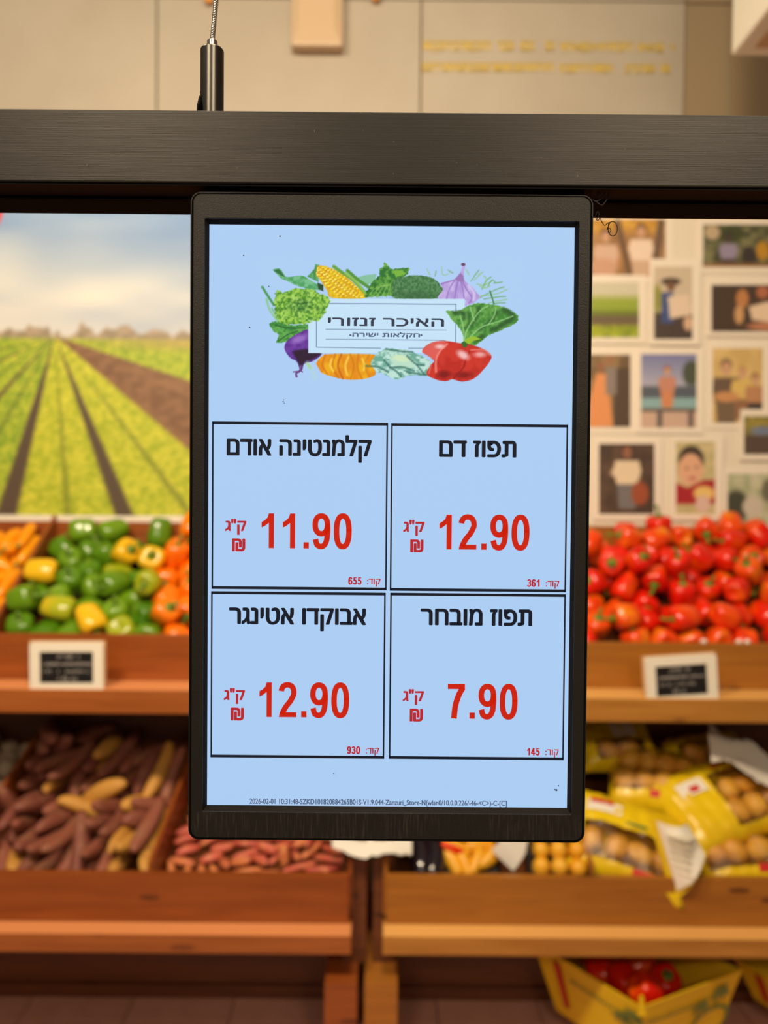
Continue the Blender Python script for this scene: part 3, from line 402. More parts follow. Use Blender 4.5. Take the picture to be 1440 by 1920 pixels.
m = MB(); zl = at(100, 966, YW).z; zl2 = at(100, 980, YW).z
m.box((a0.x, YW - .012, zl2), (a1.x, YW - .006, zl)); wb(m, 'border_strip', M_WHITE, mu)

# ------------------------------------------------------------------ board with pinned photographs
pb = empty('photo_board', at(1200, 700, YW), 'white wall board covered with pinned photographs', 'board')
a0 = at(700, 1003, YW); a1 = at(1900, 300, YW)
m = MB(); m.box((a0.x, YW - .006, at(1200, 1003, YW).z), (a1.x, YW, 2.92)); wb(m, 'board', mat('white_board', rgb(232, 222, 204), .6), pb)
SK = (206, 160, 130)
def person(c, x, y, h, shirt, low, hair=(70, 50, 40), skin=SK):
    c.poly([(x - h * .16, y + h * .55), (x + h * .16, y + h * .55), (x + h * .13, y + h), (x - h * .13, y + h)], low, 4)
    c.poly([(x - h * .18, y + h * .26), (x + h * .18, y + h * .26), (x + h * .22, y + h * .42), (x + h * .16, y + h * .62), (x - h * .16, y + h * .62), (x - h * .22, y + h * .42)], shirt, 4)
    c.ell(x, y + h * .08, h * .085, h * .09, hair, 3); c.ell(x, y + h * .13, h * .07, h * .1, skin, 3)
def p1(c):
    c.c = c.tex((150, 112, 72), (186, 140, 92), 16, 30, 1); c.mix(np.clip((445 - c.Y) / 20, 0, 1), c.tex((190, 140, 50), (220, 170, 70), 12, 9, 2))
    c.line([(1158, 415), (1182, 520)], 12, (110, 84, 62), 4); c.line([(1240, 415), (1225, 520)], 14, (110, 88, 70), 4)
    person(c, 1136, 430, 110, (214, 180, 160), (200, 160, 130)); person(c, 1202, 420, 110, (236, 214, 196), (206, 176, 150)); c.ell(1130, 500, 26, 16, (206, 160, 134), 6)
def p2(c):
    c.c = c.tex((70, 74, 54), (130, 128, 90), 14, 10, 3); c.ell(1368, 440, 26, 16, (66, 74, 44), 6); c.ell(1336, 436, 14, 14, (190, 170, 140), 4)
    person(c, 1366, 436, 80, (150, 140, 168), (70, 60, 60), (40, 36, 40), (80, 60, 60)); c.ell(1430, 470, 12, 18, (190, 140, 40), 4); c.ell(1404, 480, 14, 18, (60, 52, 50), 4); c.rect(1310, 494, 1480, 510, (150, 110, 70), 5)
def p3(c):
    c.c[:] = (208, 204, 180); c.mix((c.Y - 550) / 14, (150, 170, 60)); c.mix((c.Y - 577) / 10, (110, 130, 40)); c.mix((c.Y - 588) / 6, (112, 96, 72)); c.mix((c.Y - 606) / 8, c.tex((130, 150, 40), (180, 190, 50), 9, 6, 4))
def p4(c):
    c.c[:] = (206, 190, 168); c.rect(1226, 585, 1300, 640, (74, 62, 58), 4); c.ell(1232, 560, 10, 26, (150, 150, 70), 5); c.rect(1240, 548, 1262, 606, (64, 84, 140), 4)
    c.ell(1258, 528, 18, 7, (60, 50, 44), 3); c.ell(1258, 536, 8, 10, (120, 84, 66), 3); c.poly([(1252, 556), (1290, 552), (1298, 590), (1256, 598)], (226, 206, 184), 3); c.ell(1290, 606, 8, 14, (216, 180, 150), 3)
def p5(c):
    c.c[:] = (74, 58, 48); c.ell(1392, 560, 12, 18, (190, 130, 80), 4); c.ell(1430, 548, 12, 12, (180, 110, 80), 4); c.poly([(1404, 575), (1440, 565), (1480, 580), (1480, 610), (1410, 600)], (232, 206, 180), 4); c.ell(1386, 590, 9, 18, (206, 160, 110), 4); c.ell(1440, 612, 40, 8, (190, 130, 96), 4)
def p6(c):
    c.c = c.tex((112, 90, 62), (150, 124, 84), 18, 26, 5); c.rect(1150, 690, 1182, 802, (84, 68, 56), 6); c.poly([(1118, 700), (1138, 700), (1150, 800), (1090, 804)], (228, 152, 96), 5); c.ell(1126, 686, 7, 9, (150, 100, 76), 3); c.ell(1144, 676, 6, 9, (160, 110, 84), 3); c.rect(1136, 688, 1156, 740, (140, 130, 124), 5)
def p7(c):
    t = np.clip((c.Y - 664) / 60, 0, 1)[..., None]; c.c = np.array((122, 128, 176)) * (1 - t) + np.array((176, 178, 200)) * t
    c.rect(1195, 724, 1310, 750, (88, 96, 110), 4); c.rect(1195, 746, 1310, 768, (140, 180, 186), 4); c.rect(1195, 766, 1310, 806, (206, 176, 158), 4); c.rect(1195, 766, 1310, 772, (90, 82, 80), 3)
    c.rect(1232, 772, 1242, 806, (100, 92, 90), 3); c.rect(1290, 772, 1300, 806, (110, 100, 98), 3); c.ell(1296, 700, 16, 24, (76, 84, 70), 5); person(c, 1251, 686, 78, (200, 140, 116), (212, 140, 96), (140, 80, 70))
def p8(c):
    c.c = c.tex((206, 176, 110), (222, 192, 128), 14, 20, 6); person(c, 1362, 674, 130, (110, 90, 74), (120, 100, 80), (110, 90, 70)); person(c, 1392, 686, 100, (220, 190, 110), (150, 110, 80), (190, 150, 80)); person(c, 1416, 700, 90, (190, 140, 100), (60, 52, 50), (120, 80, 50)); c.ell(1362, 744, 24, 10, (206, 150, 100), 4)
def p9(c):
    c.c = c.tex((130, 124, 62), (170, 150, 70), 10, 8, 7); c.rect(1395, 815, 1500, 860, (90, 74, 64), 5); c.ell(1428, 808, 20, 8, (116, 130, 160), 5)
def p10(c):
    c.c = c.tex((74, 58, 48), (96, 74, 60), 20, 20, 8); person(c, 1176, 832, 122, (232, 214, 184), (120, 116, 118), (50, 40, 34), (150, 100, 76)); c.ell(1166, 880, 22, 10, (230, 212, 182), 4, -25); c.ell(1200, 925, 16, 22, (160, 80, 50), 6)
def p11(c):
    c.c = c.tex((190, 180, 130), (210, 196, 150), 14, 14, 9); c.ell(1296, 862, 24, 26, (60, 50, 44), 5); c.ell(1295, 880, 23, 30, (226, 176, 144), 4); c.poly([(1267, 905), (1290, 915), (1320, 900), (1341, 900), (1341, 945), (1267, 945)], (168, 36, 44), 4)
    c.ell(1288, 878, 3, 2, (90, 60, 50), 2); c.ell(1306, 876, 3, 2, (90, 60, 50), 2); c.ell(1298, 897, 7, 2.5, (180, 90, 80), 2); c.ell(1320, 925, 20, 14, (236, 200, 120), 5); c.ell(1318, 945, 14, 16, (220, 190, 180), 5)
def p12(c):
    c.c = c.tex((170, 176, 140), (206, 204, 176), 14, 14, 10); c.ell(1380, 950, 24, 30, (70, 72, 60), 8); c.ell(1412, 950, 20, 20, (206, 196, 180), 6); c.ell(1440, 920, 12, 22, (110, 110, 90), 6)
PH = [(1060, 411, 1248, 519, 0, p1, 'photo print of two people in pale tops among yellow trees, topmost beside the hanging screen'),
      (1318, 421, 1475, 502, 0, p2, 'wide photo print of a group outdoors under dark trees, top row of the board'),
      (1070, 529, 1197, 634, 1, p3, 'photo print of a plain green field under a pale sky'),
      (1226, 500, 1299, 637, 2, p4, 'narrow upright photo print of a person in a dark hat holding white sheets'),
      (1334, 534, 1475, 621, 1, p5, 'wide dark photo print with a person in white at its edge'),
      (1070, 665, 1182, 802, 0, p6, 'upright photo print of a couple, one in a long orange dress'),
      (1202, 664, 1306, 802, 1, p7, 'upright photo print of a person before a blue sky and a pool'),
      (1336, 653, 1430, 793, 0, p8, 'upright photo print of three people close together on a yellow ground'),
      (1395, 780, 1500, 853, 2, p9, 'small photo print of a dry field with a bluish shape at the frame edge'),
      (1123, 832, 1226, 964, 1, p10, 'upright photo print of a person in a white shirt on a dark brown ground'),
      (1267, 828, 1341, 964, 2, p11, 'upright photo print of a child in a red shirt, above the red peppers'),
      (1364, 888, 1470, 985, 1, p12, 'photo print in pale green and white partly behind the red peppers')]
for x0, y0, x1, y1, lv, fn, lab in PH:
    c0 = at((x0 + x1) / 2, (y0 + y1) / 2, YW); off = .008 + lv * .0035
    e = empty('photo_print', (c0.x, YW - off, c0.z), lab, 'photo', 'photographs on the white board')
    f8 = wallpos(off + .0024); c = Canvas(x0, y0, x1, y1, 2.0, (128, 128, 128)); fn(c)
    world_parent(place('picture', c.mesh('picture', f8, PRINT)), e)
    mg = 11; s = ss; hw = (x1 - x0) / 2 * s; hh = (y1 - y0) / 2 * s
    m = MB(); m.box((c0.x - hw - mg * s, YW - off - .002, c0.z - hh - mg * s), (c0.x + hw + mg * s, YW - off + .0012, c0.z + hh + mg * s)); wb(m, 'border', mat('photo_paper', rgb(240, 230, 214), .5), e)

# ------------------------------------------------------------------ the two wooden display stands
def stand(x0, x1, W, WE, side_x, label, dividers):
    u = empty('display_stand', (x0 * .5 + x1 * .5, 2.4, 0), label, 'display stand')
    def bx(nm, a, b, mt=None, bev=.003, M=None):
        dz = -.012 if (x0 > 0 and nm in ('front_board', 'shelf_edge', 'lit_worn_edge') and a[2] > .9) else (-.014 if nm in ('front_board', 'shelf_edge', 'lit_worn_edge') else 0)
        if x0 < 0 and a[2] > .9: dz = 0
        a = (a[0], a[1], a[2] + dz); b = (b[0], b[1], b[2] + dz)
        m = MB(); m.box(a, b, M); return wb(m, nm, mt or W, u, bevel=bev)
    bx('front_board', (x0, 2.32, 1.0685), (x1, 2.342, 1.213)); bx('shelf_edge', (x0, 2.205, .998), (x1, 2.345, 1.068), mt=WE)
    bx('front_board', (x0 + .008, 2.08, .455), (x1 - .008, 2.102, .592)); bx('shelf_edge', (x0 - .002, 2.02, .403), (x1 + .002, 2.105, .4545), mt=WE)
    WP = mat('lit_worn_wood' + W.name, tuple(min(1, c_ * 1.0) for c_ in (rgb(226, 150, 96) if x0 < 0 else rgb(236, 180, 104))), .35)
    bx('lit_worn_edge', (x0, 2.206, 1.068), (x1, 2.318, 1.0695), mt=WP, bev=0); bx('lit_worn_edge', (x0, 2.021, .4543), (x1, 2.079, .4555), mt=WP, bev=0)  # pale strips paint the lit line along the ledge tops, with some wear
    # bin floors made of slats running from front to back
    for (ya, za, yb, zb_) in ((2.345, 1.10, 2.80, 1.44), (2.105, .475, 2.66, .65)):
        a = math.atan2(zb_ - za, yb - ya); Ln = math.hypot(yb - ya, zb_ - za)
        M = Matrix.Translation((0, ya, za)) @ Matrix.Rotation(a, 4, 'X'); m = MB()
        n = 6; wd = Ln / n
        for k in range(n):
            m = MB(); m.box((x0 + .002, k * wd + .002, -.016), (x1 - .002, (k + 1) * wd - .002, -.001), M); wb(m, 'slat', W_DARK, u, bevel=.001)
    bx('back_board', (x0, 2.803, 1.30), (x1, 2.822, at(200, 978, 2.81).z)); bx('back_board', (x0, 2.662, .30), (x1, 2.68, .98), W_DARK)
    bx('kick_panel', (x0 + .02, 2.42, .04), (x1 - .02, 2.44, .40), W_DARK); bx('kick_rail', (x0 + .02, 2.405, .0), (x1 - .02, 2.44, .04), W_DARK)
    for sx in side_x:
        s = 1 if sx < (x0 + x1) / 2 else -1
        a, b = sorted((sx, sx + s * .012))
        m = MB(); m.add([(xx, y, z) for xx in (a, b) for y, z in ((2.343, 1.052), (2.802, 1.39), (2.802, 1.58), (2.343, 1.23))],
                        [(0, 1, 2, 3), (7, 6, 5, 4), (0, 4, 5, 1), (1, 5, 6, 2), (2, 6, 7, 3), (3, 7, 4, 0)]); wb(m, 'side_panel', W, u)
        m = MB(); m.add([(xx, y, z) for xx in (a, b) for y, z in ((2.103, .455), (2.66, .63), (2.66, .78), (2.103, .61))],
                        [(0, 1, 2, 3), (7, 6, 5, 4), (0, 4, 5, 1), (1, 5, 6, 2), (2, 6, 7, 3), (3, 7, 4, 0)]); wb(m, 'side_panel', W, u)
        a, b = sorted((sx - s * (.030 if s > 0 else .042), sx + s * .03)) if abs(sx) < .3 else sorted((sx, sx + s * .05))
        bx('post', (a, 2.125, .30), (b, 2.175, 1.0), W_DARK) if abs(sx) < .3 else None  # dark wood here paints in the shade on the front posts
        bx('rear_post', (a, 2.683, 0), (b, 2.733, 1.30))
        a, b = sorted((sx - s * .02, sx + s * .072)) if not 0 < sx < .3 else (-.043, .050)
        bx('foot', (a, 2.03, 0), (b, 2.30, .302))
    for lev, dx in dividers:
        m = MB(); prof = ((2.345, 1.10), (2.80, 1.44), (2.80, 1.575), (2.345, 1.235)) if lev == 'u' else ((2.105, .475), (2.655, .65), (2.655, .80), (2.105, .60))
        m.add([(xx, y, z) for xx in (dx, dx + .012) for y, z in prof], [(0, 1, 2, 3), (7, 6, 5, 4), (0, 4, 5, 1), (1, 5, 6, 2), (2, 6, 7, 3), (3, 7, 4, 0)])
        wb(m, 'divider', W, u)
    return u
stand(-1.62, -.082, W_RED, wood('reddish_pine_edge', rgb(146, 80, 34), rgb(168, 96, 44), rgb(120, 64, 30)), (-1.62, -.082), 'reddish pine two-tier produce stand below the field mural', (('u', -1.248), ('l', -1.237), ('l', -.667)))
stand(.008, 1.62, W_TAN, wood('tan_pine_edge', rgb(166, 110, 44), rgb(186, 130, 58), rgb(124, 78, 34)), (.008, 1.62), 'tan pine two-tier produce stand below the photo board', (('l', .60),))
# ------------------------------------------------------------------ vegetables
def skin_mat(name, c1, c2, rough=.22, blot=None, bump=0):
    return mat(name, c1, rough, rand=c2, noise=blot, bump=bump, bscale=60, coat=.3 if rough < .3 else 0)
PM = {'r': skin_mat('red_pepper_skin', rgb(222, 22, 8), rgb(232, 44, 8), blot=(9, rgb(244, 96, 14), .5, .72)),
      'R': skin_mat('red_orange_pepper_skin', rgb(232, 62, 14), rgb(236, 84, 16), blot=(12, rgb(240, 150, 20), .5, .72)),
      'g': skin_mat('green_pepper_skin', rgb(64, 116, 12), rgb(112, 152, 22), blot=(10, rgb(130, 156, 30), .6, .85)),
      'l': skin_mat('lime_pepper_skin', rgb(140, 160, 24), rgb(170, 176, 30), blot=(10, rgb(216, 176, 30), .5, .75)),
      'y': skin_mat('yellow_pepper_skin', rgb(236, 180, 18), rgb(236, 190, 30), blot=(10, rgb(196, 180, 40), .6, .85)),
      'o': skin_mat('orange_pepper_skin', rgb(240, 112, 8), rgb(244, 130, 12), blot=(9, rgb(244, 160, 20), .6, .85))}
M_STEM = mat('green_stem', rgb(104, 140, 44), .5)
BELL = [(-.033, .006), (-.038, .014), (-.040, .022), (-.036, .028), (-.024, .0335), (-.006, .0365), (.012, .0385), (.026, .0375), (.036, .030), (.0385, .022), (.036, .013), (.031, .006)]
def bell_data(v, key):
    sc_ = [(1, 1), (1.1, .95), (.9, 1.02)][v]; lob = [4, 3, 4][v]; ph = v * 1.1
    m = MB(); KM = Matrix.Scale(1.2, 4)
    m.lathe([(z * sc_[0], r * sc_[1]) for z, r in BELL], 24, M=KM, fn=lambda th, z: 1 + (.055 + .05 * max(0, -z / .04)) * math.cos(lob * th + ph) + .02 * math.cos(th * 2))
    st = MB(); st.lathe([(.030, .004), (.0335, .013), (.0345, .013), (.036, .006), (.040, .0045)], 10, fn=lambda th, z: 1 + .2 * math.cos(5 * th))
    st.tube([(0, 0, .036), (.001, 0, .046), (.004, .001, .056 + .004 * v), (.009, .002, .062 + .004 * v)], [.0045, .0036, .0036, .005], 7)
    st.v = [(x * 1.4, y * 1.4, (z * 1.2 + .002) if z < .04 else z * 1.25) for x, y, z in st.v]; b = m.mesh('bell_pepper', PM[key], True); s2 = st.mesh('stem', M_STEM, True)
    for me in (b, s2):
        bm = bmesh.new(); bm.from_mesh(me); bmesh.ops.recalc_face_normals(bm, faces=bm.faces); bm.to_mesh(me); bm.free()
    return b, s2
BD = {(k, v): bell_data(v, k) for k in PM for v in range(3)}
def root_data(name, L, Rr, mt, bend, tip=.8, wob=.06, n=12, seg=11, seed=0):
    rr = random.Random(seed); m = MB(); vs = []; 
    off = [rr.uniform(-1, 1) for _ in range(4)]
    for i in range(seg + 1):
        t = i / seg; z = -L / 2 * math.cos(PI * t); r = max(.0012, Rr * math.sin(PI * t) ** tip) * (1 + wob * math.sin(7 * t + off[0]))
        cx = bend * Rr * math.sin(PI * t) - bend * Rr * .6; cy = .4 * bend * Rr * math.sin(2 * PI * t + off[1])
        for k in range(n):
            th = 2 * PI * k / n; q_ = r * (1 + wob * math.sin(3 * th + off[2] + 4 * t)); vs.append((cx + q_ * math.cos(th), cy + q_ * math.sin(th), z))
    fs = [(i * n + k, i * n + (k + 1) % n, (i + 1) * n + (k + 1) % n, (i + 1) * n + k) for i in range(seg) for k in range(n)] + [tuple(range(n - 1, -1, -1)), tuple(range(seg * n, seg * n + n))]
    m.add(vs, fs); return m.mesh(name, mt, True)
M_SWEET = skin_mat('purple_brown_skin', rgb(152, 88, 68), rgb(130, 72, 60), .6, blot=(30, rgb(150, 104, 76), .5, .75), bump=.6)
M_SWEETY = skin_mat('golden_tan_skin', rgb(206, 150, 66), rgb(190, 134, 58), .6, blot=(30, rgb(160, 110, 60), .55, .8), bump=.6)
M_SMALL = skin_mat('pink_red_skin', rgb(212, 104, 84), rgb(186, 76, 62), .5, blot=(40, rgb(222, 142, 96), .5, .7), bump=.3)
M_SMALL2 = skin_mat('orange_pink_skin', rgb(222, 138, 84), rgb(206, 116, 76), .5, blot=(40, rgb(200, 100, 76), .5, .75), bump=.3)
M_PALE = skin_mat('pale_grey_skin', rgb(170, 150, 128), rgb(150, 128, 108), .7, blot=(30, rgb(120, 98, 80), .5, .7), bump=.6)
M_LONG = skin_mat('long_orange_skin', rgb(250, 150, 6), rgb(250, 168, 12), .25)
SW = [root_data('sweet_potato', L, r, M_SWEET, b, seed=i) for i, (L, r, b) in enumerate(((.22, .027, .5), (.19, .031, .3), (.25, .025, .7), (.17, .026, .4)))]
SWY = [m.copy() for m in SW]
for m_ in SWY: m_.materials[0] = M_SWEETY
SM = [root_data('small_root', L, r, M_SMALL, .3, n=9, seg=8, seed=10 + i) for i, (L, r) in enumerate(((.085, .018), (.105, .0155), (.070, .021)))]
SM2 = [m.copy() for m in SM]
for m_ in SM2: m_.materials[0] = M_SMALL2
PA = [root_data('pale_root', .07, .032, M_PALE, .1, .55, seed=20)]
LO = [root_data('long_pepper', L, r, M_LONG, .5, .55, .04, seed=30 + i) for i, (L, r) in enumerate(((.15, .023), (.13, .025)))]
ls = MB(); ls.tube([(0, 0, .064), (0, 0, .076), (.002, 0, .09)], [.011, .005, .004], 7); LSTEM = ls.mesh('stem', M_STEM, True)

def parse(name):
    for ent in SIM[name].split(';'):
        k = ent[0]; a = [int(x) for x in ent[1:].lstrip(',').split(',')]
        if not -70 < proj((a[1] / 1000, a[2] / 1000, a[3] / 1000))[0] < 1500 and name != 'carton': continue
        yield k, a[0], Vector(a[1:4]) / 1000, Quaternion([x / 100 for x in a[4:8]]).normalized()
def xform(o, p, q): o.location = p; o.rotation_mode = 'QUATERNION'; o.rotation_quaternion = q
def add_pepper(key, v, p, q, name='bell_pepper'):
    b, s2 = BD[(key, v)]; o = place(name, b); xform(o, p, q)
    if (q @ Vector((0, 0, .075)) + p).y > 2.350 or p.y < 2.2: place('stem', s2, o)
    return o
ORD = ['first', 'second', 'third', 'fourth', 'fifth', 'sixth', 'seventh', 'eighth', 'ninth', 'tenth', 'eleventh', 'twelfth', 'thirteenth', 'fourteenth', 'fifteenth', 'sixteenth', 'seventeenth',
       'eighteenth', 'nineteenth', 'twentieth'] + ['%dth' % i for i in range(21, 60)]
def rows_label(items, y_edges, side, what, place_, group, cat, band='row'):
    """items: list of (object, colour words). Rows are counted from the front board, places from the hanging screen's edge"""
    rows = {}
    for o, cw in items:
        px, py = proj(o.location); r = 0
        while r < len(y_edges) and py < y_edges[r]: r += 1
        hid = (px > 362) if side < 0 else (px < 1100)
        if hid or px < -10 or px > 1450:
            tag(o, '%s %s %s' % (cw, what, ('hidden behind the hanging screen, ' if hid else 'beyond the picture edge, ') + place_), cat, group)
            continue
        rows.setdefault(r, []).append((-px if side < 0 else px, o, cw))
    for r, l in rows.items():
        l.sort(key=lambda a: a[0])
        cnt = {}
        for _, o, cw in l:
            i = cnt.get(cw, 0); cnt[cw] = i + 1
            rn = 'front ' + band if r == 0 else ('back ' + band if r == max(rows) else ORD[r] + ' ' + band)
            tag(o, '%s %s, %s, %s, %s such from the hanging screen' % (cw, what, place_, rn, ORD[i]), cat, group)
# upper left: green heap with some yellow ones, orange ones next to the screen
items = {'g': [], 'o': []}; mids = list(parse('mid')); taken = {}
for tx, ty in ((240, 1030), (290, 1030), (95, 1072), (150, 1162)):
    best = min((i for i in range(len(mids)) if i not in taken and mids[i][0] == 'g'), key=lambda i: math.hypot(proj(mids[i][2])[0] - tx, proj(mids[i][2])[1] - ty) - 250 * (mids[i][2].z - .74 * mids[i][2].y))
    taken[best] = 'y'
for i, (k, v, p, q) in enumerate(mids):
    kk = taken.get(i, 'o' if proj(p)[0] > 306 else 'g'); kk = 'l' if (kk == 'g' and i % 7 == 3) else kk; o = add_pepper(kk, v, p, q)
    (items['o'] if kk == 'o' else items['g']).append((o, {'y': 'yellow glossy', 'g': 'green glossy', 'l': 'lime-green glossy', 'o': 'orange glossy'}[kk]))
ye = (1140, 1100, 1060, 1020)
rows_label(items['g'], ye, -1, 'bell pepper', 'upper left bin', 'green and yellow peppers on the upper shelf', 'pepper')
rows_label(items['o'], ye, -1, 'bell pepper', 'upper left bin', 'orange peppers on the upper shelf', 'pepper')
it = []
for k, v, p, q in parse('long'):
    o = place('long_pepper', LO[v]); xform(o, p, q); place('stem', LSTEM, o); it.append((o, 'orange slender'))
rows_label(it, (1080, 1050, 1020), -1, 'pepper', 'leftmost upper bin', 'slender orange peppers on the upper shelf', 'pepper')
it = []
for i, (k, v, p, q) in enumerate(parse('red')):
    px, py = proj(p)
    if py < (990 if px < 1215 else 978): continue
    kk = 'R' if (i * 7919) % 10 < 4 else 'r'; o = add_pepper(kk, v, p, q); o.scale = (.94, .94, .94); it.append((o, 'red glossy' if kk == 'r' else 'orange-red glossy'))
rows_label(it, (1160, 1125, 1090, 1055, 1020, 990), 1, 'bell pepper', 'upper right heap', 'red peppers on the upper shelf', 'pepper')
it = []; swp = list(parse('sweet')); tk = set()
for tx, ty in ((215, 1430), (270, 1480), (262, 1520), (225, 1560), (240, 1590), (280, 1610), (215, 1490), (150, 1540), (40, 1600), (240, 1620), (200, 1380), (120, 1480)):
    tk.add(min((i for i in range(len(swp)) if i not in tk), key=lambda i: math.hypot(proj(swp[i][2])[0] - tx, proj(swp[i][2])[1] - ty) - 400 * (swp[i][2].z - .32 * swp[i][2].y)))
for i, (k, v, p, q) in enumerate(swp):
    o = place('sweet_potato', (SWY if i in tk else SW)[v]); xform(o, p, q); it.append((o, 'golden tan' if i in tk else 'purple-brown'))
rows_label(it, (1590, 1540, 1490, 1440), -1, 'sweet potato', 'lower left bin', 'sweet potatoes in the lower bin', 'sweet potato', 'band')
it = []
for i, (k, v, p, q) in enumerate(parse('small')):
    o = place('small_root', (SM2 if (i * 31) % 10 < 4 else SM)[v]); xform(o, p, q); o.scale = (.74, .74, 1.05); cw = 'orange-pink' if (i * 31) % 10 < 4 else 'pinkish red'; it.append((o, cw))
rw = {}
for o, cw in it:
    px, py = proj(o.location)
    if py > 1570: rw.setdefault((int((py - 1570) // 24), cw), []).append((px, o))
    else: tag(o, cw + ' small root vegetable hidden behind the hanging screen', 'root vegetable', 'small root vegetables in the lower bin')
for (r, cw), l in rw.items():
    for i, (_, o) in enumerate(sorted(l, key=lambda a: a[0])):
        tag(o, '%s small root, %s from the wooden divider, %s line above the front board' % (cw, ORD[i], ORD[3 - min(r, 3)]), 'root vegetable', 'small root vegetables in the lower bin')
for k, v, p, q in parse('pale'):
    o = place('pale_root', PA[0]); xform(o, p, q); tag(o, 'pale grey-brown round root at the far end beside the sweet potatoes', 'root vegetable', 'pale round roots in the lower bin')

# ------------------------------------------------------------------ yellow bags of potatoes
M_YEL = mat('yellow_film', rgb(238, 206, 24), .28, spec=.6, bump=.8, bscale=40, noise=(6, rgb(226, 184, 20), .4, .7))
M_POT = skin_mat('potato_skin', rgb(214, 152, 46), rgb(224, 172, 64), .55, blot=(25, rgb(180, 124, 56), .55, .8), bump=.3)
M_WFILM = mat('white_film', rgb(244, 238, 226), .4, bump=.6, bscale=40)
M_REDP = mat('red_print', rgb(206, 40, 40), .4); M_GRNP = mat('green_print', rgb(90, 130, 60), .4); M_GRID = mat('grey_print', rgb(228, 220, 200), .6)
def clear_film():
    m = bpy.data.materials.new('clear_film'); m.use_nodes = True; N = m.node_tree.nodes; L = m.node_tree.links; N.remove(N['Principled BSDF'])
    t = N.new('ShaderNodeBsdfTransparent'); t.inputs[0].default_value = (1, .97, .88, 1); g = N.new('ShaderNodeBsdfGlossy'); g.inputs['Roughness'].default_value = .2
    nz = N.new('ShaderNodeTexNoise'); nz.inputs['Scale'].default_value = 45; bp = N.new('ShaderNodeBump'); bp.inputs['Strength'].default_value = .9; bp.inputs['Distance'].default_value = .004
    L.new(nz.outputs['Fac'], bp.inputs['Height']); L.new(bp.outputs[0], g.inputs['Normal'])
    x = N.new('ShaderNodeMixShader'); x.inputs[0].default_value = .07; L.new(t.outputs[0], x.inputs[1]); L.new(g.outputs[0], x.inputs[2]); L.new(x.outputs[0], N['Material Output'].inputs[0]); return m
M_CLEAR = clear_film()
POT = []
for i in range(3):
    m = MB(); m.lathe([(-.040 * math.cos(PI * t / 10), max(.001, (.031 + .002 * i) * math.sin(PI * t / 10) ** .85)) for t in range(11)], 14, fn=lambda th, z: 1 + .05 * math.sin(2 * th + i) + .6 * z * math.cos(th)); POT.append(m.mesh('potato', M_POT, True))
